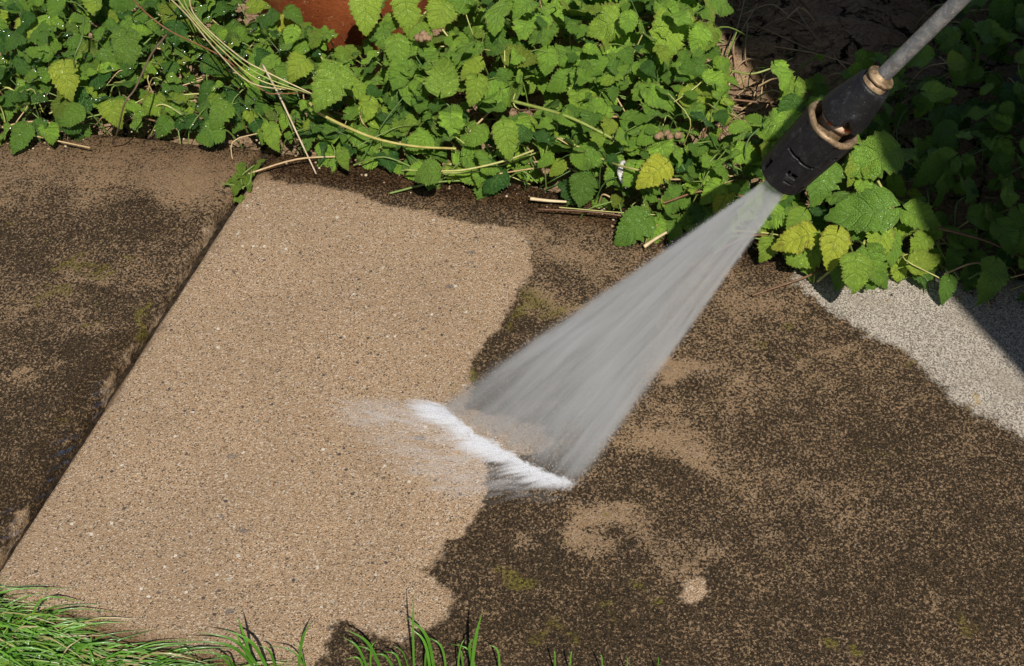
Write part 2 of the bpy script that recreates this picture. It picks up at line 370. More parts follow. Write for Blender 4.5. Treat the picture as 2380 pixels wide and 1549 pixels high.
# ---------------------------------------------------------------- leaves
def leaf_material():
    s = N("toothed green leaf"); uv = s.n("UVMap").outputs[0]; sep = s.n("SeparateXYZ", {0: uv}); u = s.math('ABSOLUTE', sep.outputs[0]); v = sep.outputs[1]
    tint = s.n("SeparateColor", {0: s.attr("tint", "Color")}); yel, wet, rnd = tint.outputs[0], tint.outputs[1], tint.outputs[2]
    o = s.obj()
    ph = s.math('MULTIPLY', s.math('SUBTRACT', v, s.math('MULTIPLY', s.math('POWER', u, .8), .34)), 5.5)
    pp = s.math('PINGPONG', ph, .5)
    side = s.math('MULTIPLY', s.ramp(pp, .11, .0), s.ramp(u, 1.0, .55))
    ribm = s.ramp(u, .065, .01)
    vein = s.math('MAXIMUM', side, ribm)
    net = s.vor(18, s.n("CombineXYZ", {0: sep.outputs[0], 1: s.math('MULTIPLY', v, 1.5), 2: rnd}).outputs[0], 'DISTANCE_TO_EDGE')
    big = s.noise(60, 3, .6, o); fine = s.noise(420, 2, .6, o)
    g = s.mix(rnd, (.030, .108, .018), (.37, .62, .065))
    g = s.mix(s.ramp(big, .3, .7, 0, .35), g, (.16, .33, .07))
    g = s.mix(yel, g, (.66, .66, .06))
    rim = s.math('MULTIPLY', s.ramp(u, .80, 1.0), s.ramp(rnd, .25, .75))
    g = s.mix(s.math('MULTIPLY', rim, s.ramp(big, .38, .6, .0, .75)), g, (.17, .085, .035))
    brown = s.math('MULTIPLY', s.ramp(yel, .35, .9), s.ramp(big, .60, .70))
    g = s.mix(s.math('MULTIPLY', brown, .7), g, (.24, .10, .05))
    g = s.mix(s.math('MULTIPLY', vein, .38), g, (.26, .42, .11))
    spots = s.math('MULTIPLY', s.ramp(s.vor(150, o), .16, .08), s.ramp(big, .5, .6))
    g = s.mix(s.math('MULTIPLY', spots, .6), g, (.08, .05, .02))
    h = s.math('ADD', s.math('MULTIPLY', vein, -1.0), s.math('MULTIPLY', s.ramp(net, 0, .3), .9))
    h = s.math('ADD', h, s.math('MULTIPLY', s.ramp(pp, 0, .5), .35))
    nrm = s.bump(h, .0018, .8); nrm = s.bump(fine, .0012, .35, nrm)
    drop = s.vor(420, o); dn = s.bump(s.ramp(drop, .42, .0), .0016, s.math('MULTIPLY', wet, .9), nrm)
    rough = s.ramp(wet, 0, 1, .40, .28)
    bs = s.bsdf(Base_Color=g, Roughness=rough, Normal=nrm, Specular_IOR_Level=.55, Coat_Weight=s.math('MULTIPLY', wet, s.ramp(s.noise(130, 2, .5, o), .47, .58)), Coat_Roughness=.09, Coat_Normal=dn)
    tr = s.n("BsdfTranslucent", {"Color": s.mix(.5, g, (.30, .60, .03)), "Normal": nrm}).outputs[0]
    return s.done(s.n("MixShader", {0: .25, 1: bs, 2: tr}).outputs[0])
M_LEAF = leaf_material()

def leaf_variant(r, teeth=11, wid=.50, lobe=.16, fold=.25, curl=.35, ripple=.05):
    """unit leaf: stalk at the origin, tip towards +Y, upper side +Z"""
    NT = teeth * 2; V = []; UV = []; bite = {int(rng.integers(2, NT - 2)): (int(rng.integers(0, 2)) * 2 - 1) for _ in range(int(rng.integers(0, 3)))}
    for i in range(NT + 1):
        t = i / NT
        wv = wid * (math.sin(math.pi * min(1, t ** .62 * .97 + .03)) ** .78) * (1 - .12 * t)
        if i == NT: wv = .004
        if i == 0: wv *= .45
        for k in (-3, -2, -1, 0, 1, 2, 3):
            a = abs(k) / 3; sg = 1 if k > 0 else -1
            tooth = (1.0 + .05 * math.sin(i * 2.1 + k) + .03 * math.sin(i * 5.3 + r[1])) if i % 2 else .875
            wx = wv * a * (tooth if abs(k) == 3 else 1)
            y = t + (.030 if (i % 2 and abs(k) == 3 and 0 < i < NT) else 0) - lobe * (1 - t) ** 2.2 * math.sin(a * 1.5) * 1.2 + .04 * a * (1 - a)
            if bite.get(i) == sg and abs(k) == 3: wx *= .72
            x = sg * wx if k else 0
            z = fold * abs(x) - curl * (t ** 1.7) * .45 - curl * .35 * abs(x) ** 1.5
            z += ripple * a * math.sin(t * 13 + r[0] + sg * r[1]) + .03 * math.sin(t * 6 + r[2])
            z += .009 * math.sin(t * math.pi * 7.5 - a * 2.2) * a + .03 * a * math.sin(t * 5 + sg * 1.3 + r[3])
            V.append((x + .07 * math.sin(t * 2.5 + r[3]) * t, y, z)); UV.append((sg * a if k else 0, t))
    F = []
    for i in range(NT):
        for k in range(6):
            F.append((i * 7 + k, i * 7 + k + 1, (i + 1) * 7 + k + 1, (i + 1) * 7 + k))
    return np.array(V), np.array(F), np.array(UV)
VAR = []
for i in range(20):
    VAR.append(leaf_variant(rng.uniform(0, 6.28, 4), teeth=int(rng.integers(10, 14)), wid=rng.uniform(.40, .60), lobe=rng.uniform(.08, .26),
                            fold=rng.uniform(-.15, .65), curl=rng.uniform(-.2, 1.1), ripple=rng.uniform(.03, .12)))
def frame(tip, up):
    """rotation with +Y along tip direction and +Z close to up"""
    y = np.asarray(tip, float); y /= np.linalg.norm(y); x = np.cross(y, up); x /= np.linalg.norm(x) + 1e-9; z = np.cross(x, y)
    return np.stack([x, y, z], 1)
def leaf_batch(items):
    """items: (pos, rotation 3x3, size, variant, tint) -> arrays of one mesh"""
    Vs, Fs, U, C = [], [], [], []; n = 0
    for pos, rot, sz, vi, tint in items:
        v, f, uv = VAR[vi]
        Vs.append((v * sz) @ rot.T + pos); Fs.append(f + n); U.append(uv); C.append(np.tile(tint, (len(v), 1))); n += len(v)
    return np.concatenate(Vs), np.concatenate(Fs), np.concatenate(U), np.concatenate(C)

FR = [(-700, 240), (-200, 300), (0, 322), (60, 338), (150, 340), (200, 318), (330, 300), (420, 300), (500, 318), (620, 345), (720, 372), (780, 382), (900, 392), (1000, 420), (1100, 440), (1200, 455), (1350, 480),
      (1480, 540), (1600, 560), (1750, 590), (1900, 640), (2050, 660), (2150, 640), (2250, 690), (2380, 720), (2700, 770), (3600, 900)]
FRW = pxs(FR)[:, :2]
def fringe(x): return np.interp(x, FRW[:, 0], FRW[:, 1])
def canopy(x, y):
    d = np.maximum(y - fringe(x), 0)
    hmax = .075 + .055 * np.clip((x + .35) / .35, 0, 1) - .05 * np.clip((x - .22) / .2, 0, 1)
    return .020 + hmax * (1 - np.exp(-d / .09)) + .018 * mnoise.noise(Vector((x * 6, y * 6, 0)))
POT_C = px(800, 118, -.02); POT_C = np.array([POT_C[0], POT_C[1] + .095])
def inpoly(p, poly):
    c = False
    for i in range(len(poly)):
        a, b = poly[i - 1], poly[i]
        if (a[1] > p[1]) != (b[1] > p[1]) and p[0] < (b[0] - a[0]) * (p[1] - a[1]) / (b[1] - a[1]) + a[0]: c = not c
    return c
SOILW = [(1670, -350), (1655, 0), (1660, 90), (1690, 160), (1685, 285), (1700, 300), (1790, 300), (1850, 225), (1960, 170), (2020, 60), (2060, -60), (2100, -350)]
POTW = [(520, -160), (540, 5), (640, 15), (700, 52), (755, 90), (770, 128), (812, 132), (870, 98), (1035, 88), (1068, 0), (1080, -160)]
def blocked(x, y, z):
    if inpoly(proj((x, y, z - .012)), SOILW) and random.random() < .97: return True
    if inpoly(proj((x, y, z - .012)), POTW) and random.random() < .93: return True
    if np.hypot(x - POT_C[0], y - POT_C[1]) < .15 + .05 * max(z, 0): return True
    # bare soil behind the lance
    e = ((x - .40) / .17) ** 2 + ((y - .60) / .20) ** 2
    if e < 1: return random.random() < .985
    if x > .34: return random.random() < .45
    return False
items = []; petioles = Acc(); tries = 0
while len(items) < 5900 and tries < 90000:
    tries += 1
    x = rng.uniform(-1.0, 1.15); y = fringe(x) + .93 * rng.uniform(0, 1) ** 1.15
    if y > 1.15: continue
    H = canopy(x, y); z = H * (1 - .75 * rng.uniform(0, 1) ** 1.6)
    d = y - fringe(x)
    if d < .03 and rng.uniform() < .35: continue
    if blocked(x, y, z): continue
    left = np.clip((-.12 - x) / .25, 0, 1)
    sz = (.0125 + .026 * rng.uniform(0, 1) ** 1.25) * (1 - .15 * left)
    if rng.uniform() < .08: sz *= 1.3
    az = rng.normal(-math.pi / 2, 1.5)
    tip = np.array([math.cos(az), math.sin(az), rng.normal(-.25 if d > .05 else -.45, .38)])
    up = np.array([rng.normal(.05, .55), rng.normal(-.35, .5), 1.0])
    yel = 0.0
    q = rng.uniform()
    if q < .13: yel = rng.uniform(.1, .32)
    if q < .004: yel = rng.uniform(.5, .8)
    wet = np.clip(.15 + .85 * left * rng.uniform(.3, 1.2) + (.25 if d < .12 else 0) * rng.uniform(), 0, 1)
    items.append((np.array([x, y, z]), frame(tip, up), sz, int(rng.integers(0, 20)), (yel, wet, np.clip(rng.normal(.60 - .22 * left, .34), 0, 1))))
V, F, U, Cc = leaf_batch(items)
tag(mesh_obj("leaf_foliage", V, F, M_LEAF, uv=U, colors=Cc), "dense mat of small toothed green leaves spilling over the back of the path", "ground cover", kind="stuff")

s = N("water droplet"); M_DROP = s.done(s.n("MixShader", {0: .38, 1: s.n("BsdfTransparent").outputs[0], 2: s.n("BsdfGlossy", {"Color": (1, 1, 1), "Roughness": .22}).outputs[0]}).outputs[0])
def drops(cands, n, name, label):
    V = []; F = []; k = 0
    hv = [(0, 0, 1)] + [(math.cos(a) * c, math.sin(a) * c, z) for c, z in ((.55, .83), (.9, .45), (1.05, 0)) for a in np.arange(8) * math.pi / 4]
    hf = [(0, 1 + j, 1 + (j + 1) % 8) for j in range(8)] + [(1 + r_ * 8 + j, 9 + r_ * 8 + j, 9 + r_ * 8 + (j + 1) % 8, 1 + r_ * 8 + (j + 1) % 8) for r_ in (0, 1) for j in range(8)]
    hv = np.array(hv)
    for i in range(n):
        p, nz = cands[int(rng.integers(0, len(cands)))]; rr = .0005 + .0017 * rng.uniform() ** 2.5
        V.append(p + hv * np.array([rr, rr, rr * .7]) + nz * .0003); F += [tuple(q + k for q in f) for f in hf]; k += len(hv)
    tag(mesh_obj(name, np.concatenate(V), F, M_DROP), label, "droplets", kind="stuff")
cands = []
for (pos, rot, sz, vi, tint) in items:
    x_, y_ = proj(pos)
    if tint[1] < .4 or not (-50 < x_ < 1450 and -30 < y_ < 480) or rot[2, 2] < .5: continue
    for q in rng.integers(0, len(VAR[vi][0]), 3 if tint[1] > .6 else 1): cands.append(((VAR[vi][0][q] * sz * np.array([.8, .95, 1])) @ rot.T + pos, rot[:, 2]))
drops(cands, 1300, "water_droplets", "glinting water droplets beaded on the wet leaves at the left")
def stalk_material():
    s = N("plant stalk"); o = s.obj(); t = s.attr("tint", "Color")
    c = s.mix(s.ramp(s.noise(90, 3, .6, o), .4, .65, 0, .45), t, s.mix(1.0, t, (.55, .42, .3), 'MULTIPLY'))
    return s.done(s.bsdf(Base_Color=c, Roughness=.5, Normal=s.bump(s.noise(600, 2, .5, o), .0006, .5)))
M_STALK = stalk_material()
GREEN = (.16, .24, .05); PALE = (.42, .42, .14); STRAW = (.52, .38, .20); BROWN = (.16, .085, .045); RED = (.20, .10, .05); DKGRN = (.07, .14, .03)
st = Acc()
for (pos, rot, sz, vi, tint) in items:
    if rng.uniform() > .5: continue
    L = rng.uniform(.03, .08); b = pos.copy(); back_dir = -rot[:, 1] * L * .5
    g = np.array([pos[0] + back_dir[0] + rng.normal(0, .02), pos[1] + back_dir[1] + rng.normal(0, .02) + .01, max(-.02, pos[2] - L)])
    m = (g + pos) / 2 + np.array([rng.normal(0, .008), rng.normal(0, .008), .012])
    c = [GREEN, DKGRN, PALE, STRAW][rng.choice(4, p=[.5, .25, .17, .08])]
    v, f = tube(bez([g, m, pos + rot[:, 1] * sz * .04], 4), rng.uniform(.0006, .0011), 4, False); st.add(v, f, c)
for i in range(360):            # runners, dead stalks and litter inside the mat
    x = rng.uniform(-.95, 1.0); y = fringe(x) + .6 * rng.uniform(0, 1) ** 1.4 + .004
    if np.hypot(x - POT_C[0], y - POT_C[1]) < .2: continue
    H = max(.006, canopy(x, y) * rng.uniform(.1, .9)); L = rng.uniform(.04, .16); az = rng.normal(0, 1.0) + (math.pi if rng.uniform() < .5 else 0)
    p0 = np.array([x, y, H * .5]); p1 = p0 + L * .5 * np.array([math.cos(az), math.sin(az) * .6, 0]) + np.array([0, 0, rng.uniform(0, .02)])
    p2 = p0 + L * np.array([math.cos(az + rng.normal(0, .5)), math.sin(az) * .6, 0]); p2[2] = max(.002 if p2[1] < back_y(p2[0]) else -.02, H * rng.uniform(.0, 1.0))
    for q in (p0, p1, p2):
        if q[1] < back_y(q[0]): q[2] = max(q[2], .003)
    c = [GREEN, PALE, STRAW, BROWN, RED][rng.choice(5, p=[.32, .2, .22, .14, .12])]
    v, f = tube(bez([p0, p1, p2], 6), rng.uniform(.0006, .0014), 5, False); st.add(v, f, c)
for i in range(190):            # dry litter on the bare soil
    q = px(rng.uniform(1640, 2020) if i < 110 else rng.uniform(1670, 1830), rng.uniform(0, 330) if i < 110 else rng.uniform(150, 300), -.005); az = rng.uniform(0, 6.28); L = rng.uniform(.02, .10)
    q[2] = -.02 + .05 * math.sqrt(max(0, 1 - math.hypot((q[0] - .39) / .17, (q[1] - .60) / .16))) + rng.uniform(.0, .02)
    v, f = tube(bez([q, q + np.array([math.cos(az) * L * .5, math.sin(az) * L * .5, rng.uniform(0, .015)]), q + np.array([math.cos(az + .4) * L, math.sin(az + .4) * L, rng.uniform(-.01, .005)])], 5), rng.uniform(.0005, .0013), 5, False)
    st.add(v, f, [STRAW, BROWN, (.35, .24, .14)][rng.integers(0, 3)])
tag(st.build("stem_undergrowth", M_STALK), "tangle of thin leaf stalks, runners and dry litter among the leaves", "undergrowth", kind="stuff")

# ---------------------------------------------------------------- single plants and leaves one can pick out
def hero(name, label, cat, leaves, stems=(), group=None):
    """leaves: (x, y of leaf middle, z, heading in degrees in the picture (0 right, -90 towards viewer), length px, yellow, wet, green level, variant)
       stems: (list of (x, y, z), radius, colour)"""
    x, y, z = leaves[0][:3]; base = px(x, y, z); base = np.array([base[0], max(base[1], 0) + .02, -.02])
    root = empty(name, base); tag(root, label, cat, group)
    for (x, y, z, hd, L, yel, wet, gr, vi) in leaves:
        a = R(hd); c = px(x, y, z); d2 = px(x + math.cos(a) * L / 2, y - math.sin(a) * L / 2, z) ; d1 = px(x - math.cos(a) * L / 2, y + math.sin(a) * L / 2, z)
        # the leaf faces midway between the sun and the viewer
        nrm = np.array([.05 + .18 * math.cos(a * 3), -.62, .85]); nrm /= np.linalg.norm(nrm)
        vc = CAM - c; vc /= np.linalg.norm(vc)
        t = d2 - c; D = t + vc * (-(t @ nrm) / (vc @ nrm))       # tip direction inside the leaf plane
        ln = np.linalg.norm(D) * 2; D /= np.linalg.norm(D)
        pos = c - D * ln * .48
        v, f, uv = VAR[vi]; rot = frame(D, nrm)
        lo = mesh_obj("leaf", (v * ln * .92) @ rot.T + pos, f, M_LEAF, root, uv=uv, colors=np.tile((yel, wet, gr), (len(v), 1)))
        g = pos + np.array([-D[0] * .02 + .004, abs(D[1]) * .02 + .02, 0]); g[2] = max(-.02, pos[2] - .07)
        if g[1] < back_y(g[0]) + .01: g[1] = back_y(g[0]) + .015
        vv, ff = tube(bez([pos + D * ln * .03, (pos * .6 + g * .4) + np.array([0, 0, .012]), g], 6), .0011, 5)
        mesh_obj("stalk", vv, ff, M_STALK, root, colors=np.tile(GREEN, (len(vv), 1)))
    for pts, r, c in stems:
        vv, ff = tube(bez([px(*p) for p in pts], 10), r, 6); mesh_obj("stem", vv, ff, M_STALK, root, colors=np.tile(c, (len(vv), 1)))
    return root
hero("leafy_plant", "large bright toothed leaves overhanging the slab just right of the nozzle", "plant", [
    (2012, 382, .085, 205, 128, .02, .15, .62, 2), (1905, 432, .07, 250, 100, .0, .3, .45, 5), (1985, 500, .07, 190, 150, .0, .2, .42, 7), (2150, 515, .06, -30, 95, .05, .1, .6, 9),
    (2090, 440, .05, -60, 60, .05, .1, .7, 3), (1850, 520, .05, 235, 60, .1, .2, .7, 4)],
    [([(2040, 420, .07), (2065, 470, .05), (2078, 540, .02)], .0016, PALE), ([(1850, 395, .05), (1790, 450, .04), (1765, 500, .01)], .0015, GREEN)])
hero("leafy_plant", "yellowing leaves with one pink-brown leaf hanging lowest over the slab, right of the jet", "plant", [
    (1932, 590, .06, 255, 92, .62, .1, .7, 11), (1835, 558, .055, 195, 95, .70, .05, .8, 13), (2040, 575, .05, 250, 88, .28, .2, .8, 8), (1985, 645, .065, 265, 84, .12, .25, .65, 12),
    (2032, 628, .055, 290, 86, .03, .2, .5, 1), (2155, 608, .03, 10, 70, .3, .1, .5, 6), (1860, 600, .03, 215, 80, .15, .1, .6, 16), (1785, 580, .03, 250, 60, .2, .1, .6, 17), (2135, 570, .045, 225, 55, .2, .1, .8, 14)],
    [([(2010, 560, .05), (1990, 610, .045), (1975, 640, .035)], .0017, PALE), ([(1935, 625, .03), (1900, 655, .008)], .0013, PALE)])
hero("leafy_plant", "shaded toothed leaves at the right edge above the pale dry concrete", "plant", [
    (2300, 660, .04, 255, 105, .0, .0, .4, 15), (2340, 560, .05, 300, 90, .0, .0, .3, 10), (2200, 680, .02, 260, 60, .0, .0, .3, 18)],
    [([(2155, 440, .05), (2175, 560, .03), (2230, 650, .015)], .0012, GREEN), ([(2180, 530, .06), (2290, 560, .05), (2380, 600, .03)], .0013, BROWN)])
hero("leafy_plant", "half-sunlit round leaf beside the bare soil, left of the nozzle cone", "plant", [(1832, 232, .07, 250, 78, .12, .0, .55, 6)])
hero("leafy_plant", "single yellow leaf with browned rim near the front of the mat", "plant", [(1512, 413, .085, 222, 82, .8, .25, .8, 2)],
     [([(1500, 400, .08), (1440, 385, .07), (1400, 370, .05), (1300, 320, .06)], .0014, PALE)])
hero("leafy_plant", "dark green leaf lying lowest over the slab edge, left of the jet", "plant", [(1462, 535, .02, 215, 95, .0, .2, .35, 5), (1350, 450, .03, 260, 70, .05, .1, .15, 12)])
hero("leafy_plant", "glossy leaf standing out over the slab at the middle of the fringe", "plant", [(988, 405, .055, 190, 68, .05, .3, .4, 0), (800, 375, .03, 285, 50, .1, .4, .55, 3)],
     [([(1018, 398, .05), (1080, 395, .045), (1170, 375, .05), (1240, 350, .06)], .0013, PALE)])
hero("leafy_plant", "bright pointed leaf hanging tip down in the middle of the mat", "plant", [(1182, 335, .075, 285, 84, .12, .3, .7, 7), (1100, 322, .06, 215, 60, .05, .45, .6, 9), (1220, 310, .06, 255, 60, .15, .3, .7, 4)])
hero("leafy_plant", "three round leaves standing in front of the terracotta pot", "plant", [
    (847, 38, .13, 265, 100, .22, .1, .75, 11), (945, 45, .12, 275, 88, .2, .1, .7, 13), (1022, 42, .12, 250, 76, .22, .1, .75, 16), (902, 62, .1, 230, 50, .1, .2, .6, 4)],
    [([(985, 32, .12), (1000, 34, .12), (1060, 110, .09)], .0013, PALE), ([(950, 85, .11), (965, 110, .09), (985, 125, .06)], .0015, PALE)])
hero("leafy_plant", "big upright leaves just below the terracotta pot", "plant", [(762, 215, .1, 240, 108, .1, .25, .55, 2), (1032, 165, .11, 80, 92, .1, .1, .55, 5), (922, 130, .1, 270, 76, .05, .2, .6, 8), (1102, 220, .1, 260, 76, .2, .25, .6, 10),
    (1090, 165, .1, 220, 62, .3, .1, .8, 3), (690, 160, .1, 230, 66, .3, .3, .7, 0)])
hero("leafy_plant", "tall pale green leaf near the bare soil at the top of the mat", "plant", [(1547, 95, .12, 250, 110, .15, .0, .8, 1), (1640, 100, .09, 235, 60, .1, .05, .6, 6), (1668, 175, .08, 260, 62, .1, .05, .6, 9), (1400, 60, .12, 200, 96, .15, .0, .7, 12)])
hero("leafy_plant", "dark glossy round leaf spotted with water at the left of the mat", "plant", [(290, 128, .07, 265, 92, .08, .9, .2, 13), (240, 150, .06, 225, 70, .05, .8, .25, 4)])
hero("leafy_plant", "leaf with yellow-brown ragged edge in the wet left of the mat", "plant", [(158, 195, .06, 280, 82, .45, .95, .45, 2)])
hero("leafy_plant", "small bright heart-shaped leaf near the top left corner", "plant", [(64, 70, .07, 270, 60, .35, .5, .85, 16)])
hero("leafy_plant", "wet leaves hanging over the slab left of the joint", "plant", [(45, 330, .02, 245, 70, .02, .7, .3, 7), (160, 275, .04, 215, 66, .05, .7, .35, 9), (265, 265, .05, 280, 66, .3, .5, .5, 0), (635, 325, .03, 285, 66, .12, .5, .75, 3), (505, 272, .05, 230, 66, .05, .6, .4, 5), (480, 315, .03, 200, 66, .0, .7, .4, 12)])

# small weed growing out of the joint
root = empty("weed", px(560, 425, 0)); tag(root, "small ragged weed growing out of the joint between the slabs", "weed")
for k, (x, y, hd, L, wf) in enumerate([(565, 378, 70, 44, .5), (590, 400, 55, 40, .4), (535, 420, 205, 62, .3), (575, 412, 100, 50, .35), (548, 438, 250, 34, .5), (600, 385, 40, 30, .6), (556, 412, 160, 34, .4), (580, 430, 300, 26, .5), (612, 372, 20, 24, .6)]):
    a = R(hd); c0 = px(x - math.cos(a) * L / 2, y + math.sin(a) * L / 2, .006); c1 = px(x + math.cos(a) * L / 2, y - math.sin(a) * L / 2, .014)
    D = (c1 - c0); ln = np.linalg.norm(D) * .72; v, f, uv = VAR[k]; v = v.copy(); v[:, 0] *= wf * 1.25
    mesh_obj("leaf", (v * ln) @ frame(D, np.array([.1, -.3, 1])).T + c0, f, M_LEAF, root, uv=uv, colors=np.tile((.15, .5, .35), (len(v), 1)))
for p in ([(565, 440), (562, 410), (590, 385)], [(560, 440), (540, 430), (515, 428)], [(560, 438), (580, 425), (585, 395)]):
    vv, ff = tube(bez([px(a, b, .004 + .004 * i) for i, (a, b) in enumerate(p)], 6), .0011, 5); mesh_obj("stem", vv, ff, M_STALK, root, colors=np.tile(GREEN, (len(vv), 1)))
v, f, uv = VAR[3]; c0 = px(549, 466, .002)
tag(mesh_obj("fallen_leaf", (v * .014) @ frame((.6, .6, 0), np.array([0, 0, 1.])).T + c0, f, M_LEAF, uv=uv, colors=np.tile((.15, .4, .55), (len(v), 1))), "tiny round leaf lying in the joint below the weed", "leaf")

# trailing stems
def stem(label, pts, r, col, group=None, name="trailing_stem", cat="stem"):
    P = bez([px(*p) for p in pts], 12); n = len(P)
    vv, ff = tube(P, r * (1 - .35 * np.linspace(0, 1, n)), 7)
    return tag(mesh_obj(name, vv, ff, M_STALK, colors=np.tile(col, (len(vv), 1))), label, cat, group)
stem("long pale yellow stem arching over the leaf fringe right of the joint", [(720, 240, .06), (750, 268, .058), (860, 318, .05), (960, 340, .045), (1060, 346, .05)], .0021, (.44, .40, .12))
stem("long green stem running diagonally down the middle of the mat", [(1190, 235, .085), (1310, 268, .09), (1400, 310, .08), (1480, 355, .06), (1535, 382, .05)], .0021, (.24, .30, .06))
stem("green runner crossing below the bright pointed leaf", [(940, 395, .03), (1080, 402, .03), (1180, 380, .035), (1260, 350, .04)], .0014, (.26, .33, .07))
stem("brown leafless stalk arching high above the wet left leaves", [(388, 80, .13), (350, 130, .125), (315, 205, .11), (290, 240, .10), (275, 300, .055), (262, 335, .01)], .0013, (.14, .10, .06))
stem("thin forked stalk rising at the upper left", [(195, 38, .12), (190, 90, .11), (172, 140, .09), (184, 185, .05)], .0014, (.10, .15, .04))
stem("pale dead straw lying tip down on the slab beside the joint", [(610, 150, .07), (650, 225, .06), (690, 310, .035), (735, 405, .003)], .0014, (.58, .47, .34))
stem("short straw lying along the slab edge in the middle", [(1232, 462, .012), (1275, 467, .01), (1325, 470, .008)], .0022, (.62, .50, .30), name="straw", cat="straw")
stem("cut straw end poking out left of the jet", [(1497, 574, .006), (1520, 558, .012), (1550, 540, .02)], .0024, (.60, .48, .28), name="straw", cat="straw")
stem("curled green tendril over the bare soil beside the lance", [(1690, 130, .06), (1712, 75, .07), (1700, 110, .06)], .0010, GREEN)
stem("bright grass-like stem over the sunlit soil", [(1700, 165, .05), (1745, 172, .055), (1790, 160, .06), (1842, 136, .065)], .0015, (.30, .36, .10))
for i, (dx, c) in enumerate([(0, (.46, .44, .16)), (13, (.30, .38, .10)), (27, (.55, .46, .26)), (-16, (.48, .40, .22))]):
    stem(["palest stalk of the bundle crossing the upper left", "greener stalk of the bundle crossing the upper left", "straw-coloured stalk of the bundle crossing the upper left", "lowest stalk of the bundle crossing the upper left"][i],
         [(400 + dx * 1.4, -20, .11), (445 + dx * .4, 40, .115), (520 + dx * 1.3, 120 + dx * .4, .11), (600 + dx, 185 - dx * .5, .10), (720 + dx, 218 + dx * .4, .075)], .0011, c, "stalks of the bundle at the upper left")
stem("reddish stalk looping left of the pot", [(300, -10, .12), (345, 35, .12), (400, 75, .11), (520, 135, .10), (610, 210, .08), (650, 218, .08), (720, 215, .07)], .0011, (.22, .10, .045))
for i, p in enumerate([[(1985, 0, .02), (1960, 50, .03), (1900, 20, .03)], [(1730, 0, .05), (1715, 60, .04), (1690, 130, .03), (1683, 250, .01)], [(1760, 10, .05), (1722, 75, .04), (1705, 110, .03), (1715, 190, .01)],
                       [(1738, 55, .045), (1732, 130, .03), (1742, 165, .01)], [(1850, 20, .05), (1890, 80, .04), (1930, 118, .02)]]):
    stem(["dry rootlet bent over the dark soil near the lance tube", "leftmost dry root standing on the bare soil", "second dry root on the bare soil, forked", "short dry root ending in the sunlit soil patch", "straight dead twig leaning on the dark soil clod"][i],
         p, .0013, (.36, .25, .15), "dry roots on the bare soil", "dry_root", "root")
for i, p in enumerate([[(2120, 380, .05), (2180, 330, .04), (2260, 300, .05), (2380, 305, .04)], [(2250, 190, .06), (2140, 230, .05), (2085, 300, .04), (2110, 420, .02)], [(2380, 90, .08), (2300, 82, .07), (2220, 100, .06)], [(2380, 115, .08), (2310, 92, .07), (2230, 110, .06)]]):
    stem(["arching stem at the right edge in deep shade", "hooped stem in the shade right of the lance", "upper of two shaded stems entering from the right", "lower of two shaded stems entering from the right"][i], p, .0015, (.13, .18, .05), "shaded stems at the right")

# seed heads, feather, pipe
s = N("dry seed capsule"); o = s.obj()
M_SEED = s.done(s.bsdf(Base_Color=s.mix(s.noise(500, 2, .5, o), (.12, .06, .03), (.42, .28, .16)), Roughness=.8, Normal=s.bump(s.noise(700, 2, .5, o), .001, .8)))
def blob_mesh(c, r, seed, n=7, squash=1.0):
    V = []; F = []
    for i in range(n + 1):
        th = math.pi * i / n
        for j in range(n + 3):
            p2 = 2 * math.pi * j / (n + 3); d = Vector((math.sin(th) * math.cos(p2), math.sin(th) * math.sin(p2), math.cos(th)))
            rr = r * (1 + .45 * mnoise.noise(d * 2.3 + Vector((seed, 0, 0)))); V.append((c[0] + d.x * rr, c[1] + d.y * rr, c[2] + d.z * rr * squash))
    m = n + 3
    for i in range(n):
        for j in range(m): F.append((i * m + j, i * m + (j + 1) % m, (i + 1) * m + (j + 1) % m, (i + 1) * m + j))
    return np.array(V), F
for label, cx, cy, z in [("cluster of brown seed heads in the right of the mat", 1555, 318, .085), ("brown seed heads in front of the pot", 985, 85, .12)]:
    root = empty("seed_head", px(cx, cy, z - .04)); tag(root, label, "seed head")
    vv, ff = tube(bez([px(cx, cy + 60, z - .06), px(cx + 3, cy + 25, z - .02), px(cx, cy, z)], 5), .0009, 5); mesh_obj("stem", vv, ff, M_STALK, root, colors=np.tile(RED, (len(vv), 1)))
    for k in range(7):
        V, F = blob_mesh(px(cx + rng.uniform(-26, 26), cy + rng.uniform(-7, 7), z + rng.uniform(-.006, .006)), .0042, k * 3.1)
        mesh_obj("capsule", V, F, M_SEED, root)
s = N("white feather"); o = s.obj()
M_FEA = s.done(s.bsdf(Base_Color=s.mix(s.ramp(s.noise(220, 3, .6, o), .45, .62), (.78, .76, .74), (.35, .30, .26)), Roughness=.7))
P = bez([px(1449, 376, .055), px(1444, 395, .057), px(1446, 415, .055), px(1455, 438, .05)], 6); n = len(P)
vv, ff = tube(P, .0005 + .0045 * np.sin(np.linspace(.5, 3.1, n)) ** 1, 8); tag(mesh_obj("feather", vv, ff, M_FEA), "small white feather caught on the leaves beside the yellow leaf", "feather")
s = N("galvanised pipe"); o = s.obj()
M_PIPE = s.done(s.bsdf(Base_Color=s.mix(s.noise(60, 3, .6, o), (.16, .17, .18), (.30, .31, .33)), Roughness=.55, Metallic=.3))
b = px(2362, 250, -.02); tt = b + np.array([.02, .05, .32]); vv, ff = tube(bez([b, b + np.array([.0, .01, .09]), tt], 8), [.012] * 17 if False else .011, 16)
tag(mesh_obj("post", vv, ff, M_PIPE), "thin grey post in the shade at the upper right corner", "post")

